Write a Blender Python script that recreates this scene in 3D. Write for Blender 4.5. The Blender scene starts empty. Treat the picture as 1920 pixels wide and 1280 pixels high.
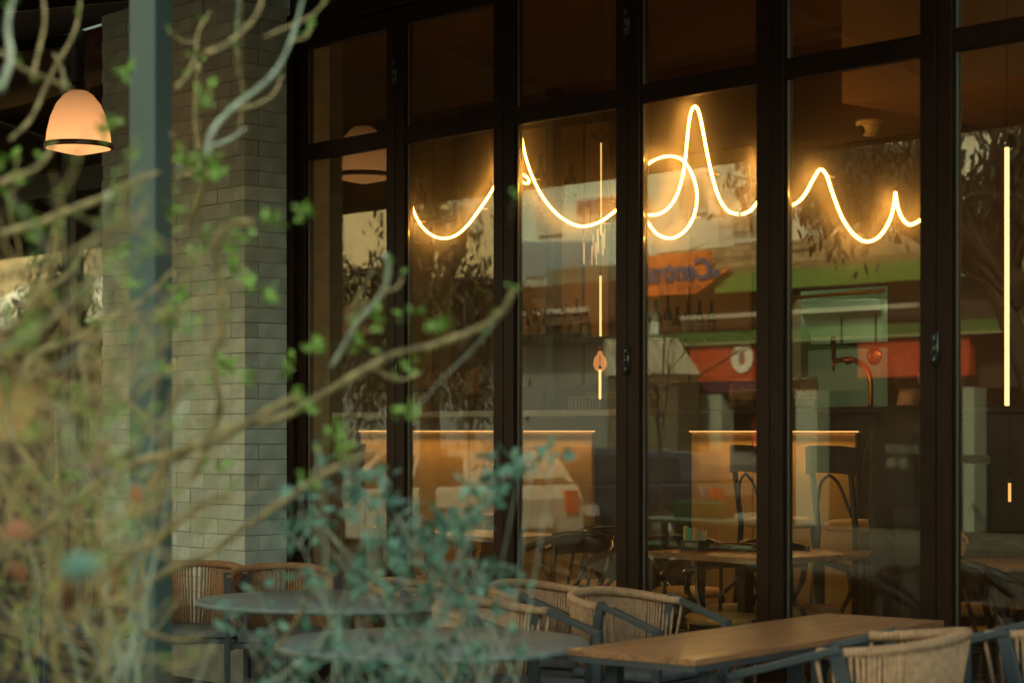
import bpy, math, random
from math import sin, cos, pi, radians as R
from mathutils import Vector, Matrix
random.seed(7)
S = bpy.context.scene
COL = S.collection
# ---------------------------------------------------------------- camera
F = 3800.0          # focal length in photo pixels (photo 1920 wide)
HOR = 805.0         # eye level row
EYE = 1.53
cam = bpy.data.cameras.new('camera'); camo = bpy.data.objects.new('camera', cam); COL.objects.link(camo)
camo.location = (0, 0, EYE); camo.rotation_euler = (R(90), 0, 0)
cam.sensor_width = 36; cam.lens = 36*F/1920; cam.shift_y = (HOR-640)/1920
cam.clip_start = 0.1; cam.clip_end = 400
cam.dof.use_dof = True; cam.dof.focus_distance = 11.6; cam.dof.aperture_fstop = 2.35
S.camera = camo
# ---------------------------------------------------------------- light
K = 9.5; NL = math.hypot(1, .885)
DR = Vector((.885/NL, -1/NL))          # along the facade, to the right
NI = Vector((1/NL, .885/NL))           # into the building
O = Vector((0, K/.885))
RZ = math.atan2(DR.y, DR.x)
SUN_EL = R(44); sd = NI*0.93 + DR*0.36
w = bpy.data.worlds.new('World'); S.world = w; w.use_nodes = True
nt = w.node_tree; bg = nt.nodes['Background']
sky = nt.nodes.new('ShaderNodeTexSky'); sky.sky_type = 'NISHITA'; sky.sun_disc = False
sky.sun_elevation = SUN_EL; sky.sun_rotation = math.atan2(sd.x, sd.y)
sky.dust_density = 4; sky.air_density = 1.0
tint = nt.nodes.new('ShaderNodeMix'); tint.data_type = 'RGBA'; tint.blend_type = 'MULTIPLY'; tint.inputs[0].default_value = 1
tint.inputs[7].default_value = (1.0, 1.0, .74, 1); nt.links.new(sky.outputs[0], tint.inputs[6])
nt.links.new(tint.outputs[2], bg.inputs[0]); bg.inputs[1].default_value = 0.13
sl = bpy.data.lights.new('sun', 'SUN'); sl.energy = 2.6; sl.angle = R(2); sl.color = (1, .90, .66)
so = bpy.data.objects.new('sun', sl); COL.objects.link(so)
sdir = Vector((sd.x*cos(SUN_EL)/sd.length, sd.y*cos(SUN_EL)/sd.length, sin(SUN_EL)))
so.rotation_euler = sdir.to_track_quat('Z', 'Y').to_euler(); so.location = (0, 0, 20)
S.view_settings.view_transform = 'Standard'; S.view_settings.look = 'None'
S.view_settings.exposure = 1.62; S.view_settings.gamma = 1
S.render.engine = 'CYCLES'
c = S.cycles
c.max_bounces = 7; c.diffuse_bounces = 3; c.glossy_bounces = 4; c.transparent_max_bounces = 14
c.caustics_reflective = False; c.caustics_refractive = False; c.sample_clamp_indirect = 4
c.use_denoising = True

# ---------------------------------------------------------------- frames of reference
def W(s, v, z=0.0):
    p = O + DR*s + NI*v
    return Vector((p.x, p.y, z))
def at(x, y, v):
    """photo pixel seen on the plane v metres behind the facade -> (s, z)"""
    Y = F*(K+NL*v)/(x+2400-0.0)*1.0
    Y = (K+NL*v)/((x-960)/F+.885)
    X = (x-960)/F*Y
    s = (Vector((X, Y))-O).dot(DR)
    return s, EYE-(y-HOR)/F*Y
def px(x, y, Y):
    return Vector(((x-960)/F*Y, Y, EYE-(y-HOR)/F*Y))

# ---------------------------------------------------------------- materials
MC = {}
def mat(name, col, rough=.6, metal=0, noise=0, nscale=8, bump=0, bscale=60, spec=.5, emit=None, es=0, col2=None, coat=0, kind='noise', stretch=None):
    if name in MC: return MC[name]
    m = bpy.data.materials.new(name); m.use_nodes = True; t = m.node_tree
    b = t.nodes['Principled BSDF']
    b.inputs['Base Color'].default_value = (*col, 1); b.inputs['Roughness'].default_value = rough
    b.inputs['Metallic'].default_value = metal; b.inputs['Specular IOR Level'].default_value = spec
    if coat: b.inputs['Coat Weight'].default_value = coat; b.inputs['Coat Roughness'].default_value = .08
    if emit: b.inputs['Emission Color'].default_value = (*emit, 1); b.inputs['Emission Strength'].default_value = es
    tc = t.nodes.new('ShaderNodeTexCoord'); mp = t.nodes.new('ShaderNodeMapping')
    t.links.new(tc.outputs['Object'], mp.inputs[0])
    if stretch: mp.inputs['Scale'].default_value = stretch
    if noise or col2:
        n = t.nodes.new('ShaderNodeTexNoise'); n.inputs['Scale'].default_value = nscale; n.inputs['Detail'].default_value = 6
        t.links.new(mp.outputs[0], n.inputs['Vector'])
        r = t.nodes.new('ShaderNodeValToRGB')
        c2 = col2 or tuple(max(0, x*(1-noise)) for x in col)
        c1 = col if col2 else tuple(min(1, x*(1+noise)) for x in col)
        r.color_ramp.elements[0].position = .35; r.color_ramp.elements[1].position = .65
        r.color_ramp.elements[0].color = (*c2, 1); r.color_ramp.elements[1].color = (*c1, 1)
        t.links.new(n.outputs['Fac'], r.inputs[0])
        oi = t.nodes.new('ShaderNodeObjectInfo'); hs = t.nodes.new('ShaderNodeHueSaturation')
        ma = t.nodes.new('ShaderNodeMath'); ma.operation = 'MULTIPLY_ADD'; ma.inputs[1].default_value = .25; ma.inputs[2].default_value = .88
        t.links.new(oi.outputs['Random'], ma.inputs[0]); t.links.new(ma.outputs[0], hs.inputs['Value'])
        t.links.new(r.outputs[0], hs.inputs['Color']); t.links.new(hs.outputs[0], b.inputs['Base Color'])
        mr = t.nodes.new('ShaderNodeMath'); mr.operation = 'MULTIPLY_ADD'; mr.inputs[1].default_value = .25; mr.inputs[2].default_value = rough-.12
        t.links.new(n.outputs['Fac'], mr.inputs[0]); t.links.new(mr.outputs[0], b.inputs['Roughness'])
    if bump:
        n2 = t.nodes.new('ShaderNodeTexNoise'); n2.inputs['Scale'].default_value = bscale; n2.inputs['Detail'].default_value = 4
        t.links.new(mp.outputs[0], n2.inputs['Vector'])
        bp = t.nodes.new('ShaderNodeBump'); bp.inputs['Strength'].default_value = bump; bp.inputs['Distance'].default_value = .01
        t.links.new(n2.outputs['Fac'], bp.inputs['Height']); t.links.new(bp.outputs[0], b.inputs['Normal'])
    MC[name] = m; return m
def emis(name, col, st):
    if name in MC: return MC[name]
    m = bpy.data.materials.new(name); m.use_nodes = True; t = m.node_tree
    t.nodes.remove(t.nodes['Principled BSDF']); e = t.nodes.new('ShaderNodeEmission')
    e.inputs[0].default_value = (*col, 1); e.inputs[1].default_value = st
    t.links.new(e.outputs[0], t.nodes['Material Output'].inputs[0]); MC[name] = m; return m
def glass(name, ior=1.68, tint=(.93, .95, .9), halo_film=.095):
    m = bpy.data.materials.new(name); m.use_nodes = True; t = m.node_tree; N = t.nodes; L = t.links
    N.remove(N['Principled BSDF'])
    tr = N.new('ShaderNodeBsdfTransparent'); tr.inputs[0].default_value = (*tint, 1)
    gl = N.new('ShaderNodeBsdfGlossy'); gl.inputs['Roughness'].default_value = 0.0; gl.inputs[0].default_value = (1, .97, .80, 1)
    fr = N.new('ShaderNodeFresnel'); ge = N.new('ShaderNodeNewGeometry')
    mx = N.new('ShaderNodeMix'); mx.inputs[2].default_value = ior; mx.inputs[3].default_value = 1/ior
    L.new(ge.outputs['Backfacing'], mx.inputs[0]); L.new(mx.outputs[0], fr.inputs['IOR'])
    m1 = N.new('ShaderNodeMixShader'); L.new(fr.outputs[0], m1.inputs[0]); L.new(tr.outputs[0], m1.inputs[1]); L.new(gl.outputs[0], m1.inputs[2])
    tl = N.new('ShaderNodeBsdfTranslucent'); tl.inputs[0].default_value = (.9, .85, .75, 1)  # translucent film added so the neon spreads a halo over the panes
    m2 = N.new('ShaderNodeMixShader'); nz = N.new('ShaderNodeTexNoise'); nz.inputs['Scale'].default_value = 3; nz.inputs['Detail'].default_value = 8
    tc = N.new('ShaderNodeTexCoord'); L.new(tc.outputs['Object'], nz.inputs['Vector'])
    mm = N.new('ShaderNodeMath'); mm.operation = 'MULTIPLY'; mm.operation = 'MULTIPLY_ADD'; mm.inputs[1].default_value = halo_film*.6; mm.inputs[2].default_value = halo_film*.7
    L.new(nz.outputs['Fac'], mm.inputs[0]); L.new(mm.outputs[0], m2.inputs[0])
    L.new(m1.outputs[0], m2.inputs[1]); L.new(tl.outputs[0], m2.inputs[2])
    L.new(m2.outputs[0], N['Material Output'].inputs[0]); MC[name] = m; return m

M_FRAME = mat('dark bronze aluminium', (.024, .0098, .0036), .45, 0, .2, 3, spec=.16)
M_FRAME2 = mat('taupe aluminium', (.075, .060, .034), .5, 0, .15, 3)
M_BEAD_HI = mat('painted bead highlight', (.30, .30, .22), .25, .6)
M_GLASS = glass('window glass')
M_GLASSL = glass('left window glass', ior=1.75, halo_film=.02)
M_BRICK = mat('painted brick', (.60, .64, .50), .75, 0, .2, 4, .5, 45)
M_MORT = mat('brick mortar', (.28, .28, .22), .9, 0, .2, 9)
M_WOOD = mat('oak table top', (.40, .185, .075), .38, 0, .3, 5, .15, 30, stretch=(1, 9, 9), coat=.15)
M_WOODIN = mat('walnut panel', (.44, .25, .07), .42, 0, .22, 2.2, stretch=(1, 1, .25))
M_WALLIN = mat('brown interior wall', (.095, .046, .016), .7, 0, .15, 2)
M_DARK = mat('near black lacquer', (.012, .009, .007), .3)
M_BLKCH = mat('glossy black bentwood', (.018, .010, .006), .16, coat=.6)
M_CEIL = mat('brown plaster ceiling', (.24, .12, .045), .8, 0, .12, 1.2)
M_GREY = mat('slate grey metal', (.085, .10, .10), .45, 0, .12, 6)
M_TOPG = mat('grey laminate table top', (.23, .26, .235), .45, 0, .12, 30)
M_ROPE = mat('natural rope', (.62, .37, .185), .85, 0, .15, 40, .6, 200)
M_ROPE2 = mat('orange rope', (.50, .26, .11), .85, 0, .15, 40, .6, 200)
M_CUSH = mat('ochre seat', (.55, .31, .10), .6, 0, .15, 10)
M_MARBLE = mat('pale marble', (.72, .72, .66), .25, 0, .1, 3)
M_STEEL = mat('brushed steel', (.45, .47, .42), .35, .8)
M_COPPER = mat('copper', (.75, .28, .09), .22, 1)
M_POST = mat('grey green painted steel', (.075, .125, .105), .5, 0, .12, 2)
M_BARK = mat('pale twisted bark', (.42, .33, .14), .8, 0, .45, 30, .6, 60)
M_BARK2 = mat('grey green bark', (.42, .48, .34), .75, 0, .3, 14)
M_BUD = mat('fresh green buds', (.20, .36, .05), .5, 0, .35, 20)
M_LEAFB = mat('blue green leaf', (.12, .27, .18), .42, 0, .45, 22)
M_LEAFD = mat('street tree leaf', (.028, .034, .012), .6, 0, .4, 5)
M_TRUNK = mat('street tree bark', (.045, .032, .02), .9, 0, .3, 6)
NEON = emis('warm neon', (1, .44, .08), 11)
TUBE = emis('warm tube', (1, .55, .2), 9)
THIN = emis('faint tube', (1, .48, .14), .55)
LEDM = emis('led strip', (1, .48, .15), .8)
LAMPM = emis('lamp glow', (1, .43, .15), .36)
_t = LAMPM.node_tree; _e = [n for n in _t.nodes if n.type == 'EMISSION'][0]; _c = _t.nodes.new('ShaderNodeTexCoord'); _s = _t.nodes.new('ShaderNodeSeparateXYZ'); _m = _t.nodes.new('ShaderNodeMapRange')
_m.inputs[1].default_value = .34; _m.inputs[2].default_value = .05; _m.inputs[3].default_value = .12; _m.inputs[4].default_value = .44
_t.links.new(_c.outputs['Object'], _s.inputs[0]); _t.links.new(_s.outputs[2], _m.inputs[0]); _t.links.new(_m.outputs[0], _e.inputs[1])

# ---------------------------------------------------------------- mesh helpers
class MB:
    def __init__(s): s.v = []; s.f = []
    def box(s, a, b):
        x0, y0, z0 = a; x1, y1, z1 = b; i = len(s.v)
        s.v += [(x0,y0,z0),(x1,y0,z0),(x1,y1,z0),(x0,y1,z0),(x0,y0,z1),(x1,y0,z1),(x1,y1,z1),(x0,y1,z1)]
        s.f += [tuple(i+k for k in q) for q in ((3,2,1,0),(4,5,6,7),(0,1,5,4),(1,2,6,5),(2,3,7,6),(3,0,4,7))]
        return s
    def prism(s, pts, axis, a, b):
        """pts: 2D outline (ccw), extruded along axis from a to b"""
        n = len(pts); i = len(s.v)
        def mk(p, t):
            return {0: (t, p[0], p[1]), 1: (p[0], t, p[1]), 2: (p[0], p[1], t)}[axis]
        s.v += [mk(p, a) for p in pts] + [mk(p, b) for p in pts]
        s.f += [tuple(i+k for k in range(n))[::-1], tuple(i+n+k for k in range(n))]
        s.f += [(i+k, i+(k+1) % n, i+n+(k+1) % n, i+n+k) for k in range(n)]
        return s
    def bar(s, p, q, w, h=None, up=(0, 0, 1)):
        h = h or w; p = Vector(p); q = Vector(q); d = (q-p).normalized(); u = Vector(up)
        if abs(d.dot(u)) > .95: u = Vector((0, 1, 0))
        r = d.cross(u).normalized(); u = r.cross(d); i = len(s.v)
        for e in (p, q):
            for a, b in ((-1,-1),(1,-1),(1,1),(-1,1)): s.v.append(tuple(e+r*(a*w/2)+u*(b*h/2)))
        s.f += [(i+3,i+2,i+1,i),(i+4,i+5,i+6,i+7)]+[(i+k, i+(k+1)%4, i+4+(k+1)%4, i+4+k) for k in range(4)]
        return s
    def tube(s, pts, r, n=6, r2=None, closed=False):
        pts = [Vector(p) for p in pts]; m = len(pts); i0 = len(s.v); prev = None
        for j, p in enumerate(pts):
            d = (pts[min(j+1, m-1)]-pts[max(j-1, 0)])
            if d.length < 1e-9: d = Vector((0, 0, 1))
            d.normalize()
            if prev is None:
                u = Vector((0, 0, 1)) if abs(d.z) < .9 else Vector((1, 0, 0))
                u = (u-d*u.dot(d)).normalized()
            else:
                u = prev-d*prev.dot(d)
                u = u.normalized() if u.length > 1e-6 else prev
            prev = u; q = d.cross(u)
            rr = r if r2 is None else r+(r2-r)*j/(m-1)
            if callable(r): rr = r(j/(m-1))
            for k in range(n):
                a = 2*pi*k/n; s.v.append(tuple(p+u*(cos(a)*rr)+q*(sin(a)*rr)))
        for j in range(m-1):
            for k in range(n):
                a = i0+j*n+k; b = i0+j*n+(k+1) % n; s.f.append((a, b, b+n, a+n))
        s.f.append(tuple(i0+k for k in range(n))[::-1]); s.f.append(tuple(i0+(m-1)*n+k for k in range(n)))
        return s
    def lathe(s, prof, n=24, c=(0, 0, 0)):
        i = len(s.v); m = len(prof)
        for r, z in prof:
            for k in range(n):
                a = 2*pi*k/n; s.v.append((c[0]+r*cos(a), c[1]+r*sin(a), c[2]+z))
        for j in range(m-1):
            for k in range(n):
                a = i+j*n+k; b = i+j*n+(k+1) % n; s.f.append((a, b, b+n, a+n))
        s.f.append(tuple(i+k for k in range(n))[::-1]); s.f.append(tuple(i+(m-1)*n+k for k in range(n)))
        return s
    def leaf(s, p, d, l, w, up=None):
        d = Vector(d).normalized(); u = Vector(up or (random.gauss(0,1), random.gauss(0,1), random.gauss(0,1)))
        r = d.cross(u)
        if r.length < 1e-4: r = Vector((1, 0, 0))
        r.normalize(); nn = r.cross(d); p = Vector(p); i = len(s.v)
        s.v += [tuple(p), tuple(p+d*l*.35+r*w*.5), tuple(p+d*l*.75+r*w*.38-nn*l*.05), tuple(p+d*l-nn*l*.12), tuple(p+d*l*.75-r*w*.38-nn*l*.05), tuple(p+d*l*.35-r*w*.5), tuple(p+d*l*.5+nn*w*.12)]
        s.f += [(i,i+1,i+6),(i+1,i+2,i+6),(i+2,i+3,i+6),(i+3,i+4,i+6),(i+4,i+5,i+6),(i+5,i,i+6)]
        return s
    def mesh(s, name, m, smooth=False):
        me = bpy.data.meshes.new(name); me.from_pydata(s.v, [], s.f); me.materials.append(m)
        if smooth:
            me.polygons.foreach_set('use_smooth', [len(p.vertices) < 5 for p in me.polygons])
        me.update(); return me
    def build(s, name, m, parent=None, smooth=False, loc=None, rz=None):
        return put(s.mesh(name, m, smooth), name, parent, loc, rz)
def put(me, name, parent=None, loc=None, rz=None):
    o = bpy.data.objects.new(name, me); COL.objects.link(o)
    if parent: o.parent = parent
    if loc is not None: o.location = loc
    if rz is not None: o.rotation_euler = (0, 0, rz)
    return o
def tag(o, label, cat, group=None):
    o['label'] = label; o['category'] = cat
    if group: o['group'] = group
    return o
def thing(name, label, cat, loc=(0, 0, 0), rz=0, group=None):
    o = bpy.data.objects.new(name, None); COL.objects.link(o); o.location = loc; o.rotation_euler = (0, 0, rz)
    o.empty_display_size = .1
    return tag(o, label, cat, group)
def struct(o): o['kind'] = 'structure'; return o
def dup(root, loc, rz, label, group=None):
    r = root.copy(); COL.objects.link(r); r.location = loc; r.rotation_euler = (0, 0, rz); r['label'] = label
    if group: r['group'] = group
    for ch in list(root.children):
        cc = ch.copy(); COL.objects.link(cc); cc.parent = r
        for g in list(ch.children):
            gg = g.copy(); COL.objects.link(gg); gg.parent = cc
    return r
def bevel(o, wd=.004, seg=2):
    b = o.modifiers.new('bevel', 'BEVEL'); b.width = wd; b.segments = seg; b.limit_method = 'ANGLE'; return o
def spl(pts, n=8):
    """Catmull-Rom through the points"""
    P = [Vector(p) for p in pts]; P = [P[0]*2-P[1]]+P+[P[-1]*2-P[-2]]; out = []
    for i in range(1, len(P)-2):
        for k in range(n):
            t = k/n; a, b, cc, d = P[i-1], P[i], P[i+1], P[i+2]
            out.append(.5*((2*b)+(cc-a)*t+(2*a-5*b+4*cc-d)*t*t+(3*b-a-3*cc+d)*t**3))
    out.append(P[-2]); return out
def text(name, body, size, m, parent=None, loc=(0,0,0), rot=(R(90),0,0), ext=.004, shear=0, sx=1, bold=0):
    cu = bpy.data.curves.new(name, 'FONT'); cu.body = body; cu.size = size; cu.extrude = ext; cu.shear = shear
    cu.offset = bold; cu.align_x = 'CENTER'; cu.align_y = 'CENTER'; cu.materials.append(m)
    tmp = bpy.data.objects.new(name+'_tmp', cu); me = bpy.data.meshes.new_from_object(tmp); me.name = name
    bpy.data.objects.remove(tmp)
    o = bpy.data.objects.new(name, me); COL.objects.link(o); o.location = loc; o.rotation_euler = rot; o.scale = (sx, 1, 1)
    if parent: o.parent = parent
    return o
def lamp(name, kind, loc, e, col, parent=None, size=.1, rot=None, size_y=None):
    l = bpy.data.lights.new(name, kind); l.energy = e; l.color = col
    if kind == 'AREA':
        l.size = size
        if size_y: l.shape = 'RECTANGLE'; l.size_y = size_y
    elif kind in ('POINT', 'SPOT'): l.shadow_soft_size = size
    o = bpy.data.objects.new(name, l); COL.objects.link(o); o.location = loc
    if rot: o.rotation_euler = rot
    if parent: o.parent = parent
    return o

# ================================================================ GROUND
FL = .12            # interior floor height
def sheet(name, s0, s1, v0, v1, z, m, th=None):
    mb = MB()
    if th: mb.box((s0, v0, z-th), (s1, v1, z))
    else:
        mb.v += [(s0, v0, z), (s1, v0, z), (s1, v1, z), (s0, v1, z)]; mb.f.append((0, 1, 2, 3))
    return struct(mb.build(name, m, loc=W(0, 0), rz=RZ))
M_PAVE = mat('terrace paving', (.085, .08, .065), .75, 0, .25, 3, .3, 30)
sheet('ground', -140, 120, -120, 120, -.16, mat('ground earth', (.18, .17, .14), .9, 0, .2, 2))
sheet('terrace_floor', -60, 40, -8.6, -.02, 0, M_PAVE, .14)
sheet('road', -90, 60, -14.4, -8.62, -.13, mat('asphalt', (.035, .035, .03), .85, 0, .3, 12, .4, 90))
sheet('pavement', -90, 60, -18.0, -14.42, 0, mat('far pavement', (.07, .065, .05), .8, 0, .2, 4), .14)
sheet('interior_floor', -8.95, 9.5, .15, 8.5, FL, mat('interior wood floor', (.16, .085, .035), .4, 0, .3, 3, stretch=(1, 8, 1)), .1)
mk = MB()
for i in range(14): mk.box((-60+i*7, -11.6, 0), (-57+i*7, -11.48, .004))
struct(mk.build('road_marking', mat('road paint', (.7, .7, .66), .7), loc=W(0, 0, -.129), rz=RZ))

# ================================================================ CAFE FACADE: glazed folding leaves
EDG = [-1.955, -1.0, -.07, .865, 1.80, 2.74, 3.68, 4.62]
TB, TT, HB, HT = 3.14, 3.235, 3.81, 3.90
names = ['beside the brick pillar, reflecting the brick', 'with the first swoop of the neon behind it', 'with the second neon swoop and thin pendant tube behind it',
         'with the tall neon peak and loop behind it', 'with the neon wave and dome camera behind it', 'with the straight glowing tube behind it', 'beyond the straight tube at the far end']
for i in range(7):
    s0, s1 = EDG[i], EDG[i+1]; wd = s1-s0
    t = thing('glass_door', 'tall dark framed glass folding door '+names[i], 'glass door', W(s0, 0), RZ, 'folding glass doors of the cafe')
    SW = .082
    a = MB().box((.0015, 0, .02), (SW, .07, HT)); bevel(a.build('stile', M_FRAME, t), .005)
    a = MB().box((wd-SW, 0, .02), (wd-.0015, .07, HT)); bevel(a.build('stile', M_FRAME, t), .005)
    for nm, z0, z1 in (('bottom_rail', .02, .17), ('transom', TB, TT), ('top_rail', HB, HT)):
        bevel(MB().box((SW, .004, z0), (wd-SW, .066, z1)).build(nm, M_FRAME, t), .004)
    for z0, z1, nm in ((.17, TB, 'lower_pane'), (TT, HB, 'upper_pane')):
        MB().box((SW-.01, .030, z0-.01), (wd-SW+.01, .036, z1+.01)).build(nm, M_GLASS, t)
        # slim bead round the glass; its left lip is a painted sky highlight
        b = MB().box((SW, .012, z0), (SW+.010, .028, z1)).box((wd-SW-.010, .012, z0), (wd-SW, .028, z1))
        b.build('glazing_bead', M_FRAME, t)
        MB().box((SW+.0102, .018, z0+.002), (SW+.0145, .029, z1-.002)).build('bead_highlight', M_BEAD_HI, t)
    if i % 2 == 0:
        for hz in (3.52, 1.83):
            h = MB()
            for k in range(3): h.tube([(wd, -.012, hz+k*.045-.02), (wd, -.012, hz+k*.045+.018)], .008, 8)
            h.box((wd-.02, -.006, hz-.03), (wd+.018, -.001, hz+.12))
            h.build('hinge', mat('hinge metal', (.10, .10, .08), .3, .7), t, True)
# door surround
fr = thing('door_surround', 'dark bronze outer frame and lintel around the folding glass doors', 'door frame', W(0, 0), RZ)
bevel(MB().box((-2.02, -.03, 0), (-1.958, .10, HT+.02)).build('jamb', M_FRAME, fr), .005)
bevel(MB().box((-2.02, -.03, HT+.02), (5.0, .12, HT+.12)).build('head', M_FRAME, fr), .005)
MB().box((-2.02, .0, HT+.12), (5.0, .14, 5.4)).build('fascia', mat('dark lintel cladding', (.022, .014, .009), .5, 0, .2, 2), fr)
MB().box((-2.02, -.05, 0), (5.0, .16, .018)).build('threshold', M_STEEL, fr)
# building over the doors
up = thing('cafe_building', 'dark upper storeys of the cafe building above the glazed front', 'building', W(0, 0), RZ)
MB().box((-14, .02, 5.402), (14, 9.0, 9.0)).build('upper_wall', mat('cafe upper render', (.30, .29, .25), .8, 0, .1, 2), up)
MB().box((4.65, .03, 0), (14, .4, 5.4)).build('side_wall', M_WALLIN, up)
MB().box((-14, .1, 0), (-9.15, .5, 5.4)).build('left_wall', M_BRICK, up)

# ---------------------------------------------------------------- brick pillar, every brick its own piece
PN = .33
pil = thing('brick_pillar', 'grey green painted brick pillar projecting beside the glass doors', 'brick pillar', W(0, 0), RZ)
PX0, PX1 = at(190, 0, -PN)[0], -2.022
MB().box((PX0+.006, -PN+.008, 0), (PX1-.008, .3, 5.4)).build('mortar_core', M_MORT, pil)
CH, BW = .0905, .300
cache = {}
def brick(l, d, h):
    k = (round(l, 3), round(d, 3), random.randrange(3))
    if k not in cache:
        rr = random.Random(hash(k)); mb = MB(); j = lambda: rr.uniform(-.0016, .0016)
        mb.box((0, 0, 0), (l, d, h)); mb.v = [(x+j(), y+j(), z+j()*.8) for x, y, z in mb.v]
        cache[k] = mb.mesh('brick', M_BRICK)
    return cache[k]
nb = 0; zc = .45; row = 0
while zc < 4.20:
    x = PX1; jn = .0055
    first = BW*.98 if row % 2 else BW*.5
    ret = PN if row % 2 else .10
    # corner brick
    L_ = first; o = put(brick(L_-jn, ret-.004, CH-jn), 'brick', pil, (x-L_+jn, -PN+random.uniform(-.002, .002), zc)); nb += 1
    if row % 2 == 0: put(brick(.225, .225, CH-jn), 'brick', pil, (x-.225, -PN+.10+.003, zc)); nb += 1
    x -= L_
    while x-BW > PX0-.02:
        put(brick(BW-jn, .10, CH-jn), 'brick', pil, (x-BW+jn, -PN+random.uniform(-.003, .002), zc)); nb += 1; x -= BW
    if x-PX0 > .03: put(brick(x-PX0-jn, .10, CH-jn), 'brick', pil, (PX0+jn, -PN, zc)); nb += 1
    zc += CH; row += 1

# ---------------------------------------------------------------- left opening
sl0, sl1 = at(-75, 0, 0)[0], PX0+.0
for i, (a0, a1, lb) in enumerate(((at(-330,0,0)[0], at(-90,0,0)[0], 'leftmost of the three taupe framed glass doors left of the brick pillar'), (at(-89,0,0)[0], at(128,0,0)[0], 'taupe framed glass door behind the glowing pendant lamp'), (at(129,0,0)[0], at(330,0,0)[0], 'taupe framed glass door just left of the brick pillar'))):
    t = thing('glass_door', lb, 'glass door', W(a0, 0), RZ, 'taupe glass doors left of the pillar'); wd = a1-a0
    for x0, x1 in ((.002, .10), (wd-.10, wd-.002)): bevel(MB().box((x0, 0, .02), (x1, .07, 4.5)).build('stile', M_FRAME2, t), .006)
    bevel(MB().box((.10, .003, 3.20), (wd-.10, .067, 3.36)).build('transom', M_FRAME2, t), .005)
    MB().box((.10, .003, .02), (wd-.10, .067, .3)).build('bottom_rail', M_FRAME2, t)
    MB().box((.09, .030, .29), (wd-.09, .036, 3.21)).build('lower_pane', M_GLASSL, t)
    MB().box((.09, .030, 3.35), (wd-.09, .036, 4.5)).build('upper_pane', M_GLASSL, t)
lr = thing('left_shopfront', 'dark room and lintel behind the taupe glass doors left of the pillar', 'shopfront', W(0, 0), RZ)
MB().box((-12, .02, 4.505), (PX0, .30, 5.4)).build('lintel', mat('dark brown lintel', (.03, .018, .010), .7), lr)  # lintel in one even dark brown
# poster board behind the left glass
ps = thing('menu_poster', 'black price board with pale numerals behind the left glass door', 'poster', W(0, .10), RZ)
p0, pz1 = at(92, 765, .1); p1, pz0 = at(182, 905, .1)
MB().box((p0, 0, pz0), (p1, .02, pz1)).build('board', M_DARK, ps)
PW = mat('pale print', (.75, .72, .6), .6)
for k, (tx, ty, tb, ts) in enumerate(((105, 805, '1', .34), (165, 805, '0', .34), (107, 848, '3', .11), (168, 835, 'ANTI', .09), (107, 868, '3', .11), (107, 886, '3', .11), (155, 850, '3', .09), (155, 868, '3', .09), (168, 888, '0', .13), (170, 868, '4', .09))):
    a, b = at(tx, ty, .1); text('numeral', tb, ts, PW, ps, (a, -.004, b), (R(90), 0, 0), .002)

# ================================================================ CANOPY over the terrace
CV = -3.5
cp = thing('terrace_canopy', 'dark brown flat canopy over the terrace, held by the grey green post', 'canopy', W(0, 0), RZ)
M_AWN = mat('brown awning cloth', (.050, .030, .018), .85, 0, .15, 2)
MB().prism([(-.04, 4.30), (CV, 3.50), (CV, 3.54), (-.04, 4.34)], 0, -16, 3.4).build('awning_cloth', M_AWN, cp)
MB().box((-16, CV-.05, 3.42), (3.4, CV, 3.60)).build('front_beam', mat('canopy beam', (.06, .045, .03), .6), cp)
for k in range(7):
    s_ = -12.4+k*2.6
    MB().bar((s_, -.06, 4.24), (s_, CV, 3.46), .05, .08).build('rafter', M_DARK, cp)
# the post (blurred, near the camera) carries the front beam
ps_ = Vector(((283-960)/F*6.75, 6.75)); pl_ = ps_-O
po = thing('canopy_post', 'grey green square steel post standing among the bare branches', 'post', (ps_.x, ps_.y, 0), R(-24))
bevel(MB().box((-.052, -.052, 0.012), (.052, .052, 3.42+.2)).build('shaft', M_POST, po), .006)
bevel(MB().box((-.10, -.10, 0), (.10, .10, .012)).build('base_plate', M_POST, po), .003)

# pendant lamp by the pillar
def pendant(loc, label):
    t = thing('pendant_lamp', label, 'lamp', loc, 0, None)
    prof = [(.052, .345), (.085, .325), (.13, .27), (.165, .19), (.186, .10), (.193, .035)]
    MB().lathe([(r, z) for r, z in prof[::-1]], 40).build('glass_shade', LAMPM, t, True)
    MB().lathe([(.02, -.035), (.09, -.020), (.19, .004), (.194, .006)], 40).build('diffuser', LAMPM, t, True)
    BR = mat('lamp brass', (.22, .13, .06), .4, .7)
    MB().lathe([(.197, .004), (.204, .004), (.204, .034), (.197, .034)], 40).build('rim_band', BR, t, True)
    MB().lathe([(.0, .345), (.062, .345), (.064, .352), (.045, .356), (.045, .40), (.0, .40)], 24).build('cap', BR, t, True)
    for q in (-.066, .058): MB().box((q, -.006, .33), (q+.008, .006, .40)).build('bracket', BR, t)
    MB().tube([(0, 0, .40), (0, 0, 4.12-loc[2])], .004, 6).build('cord', M_DARK, t)
    return t
pendant(px(147, 280, 12.1), 'glowing frosted dome pendant lamp with a brass rim hanging left of the brick pillar')

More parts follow.
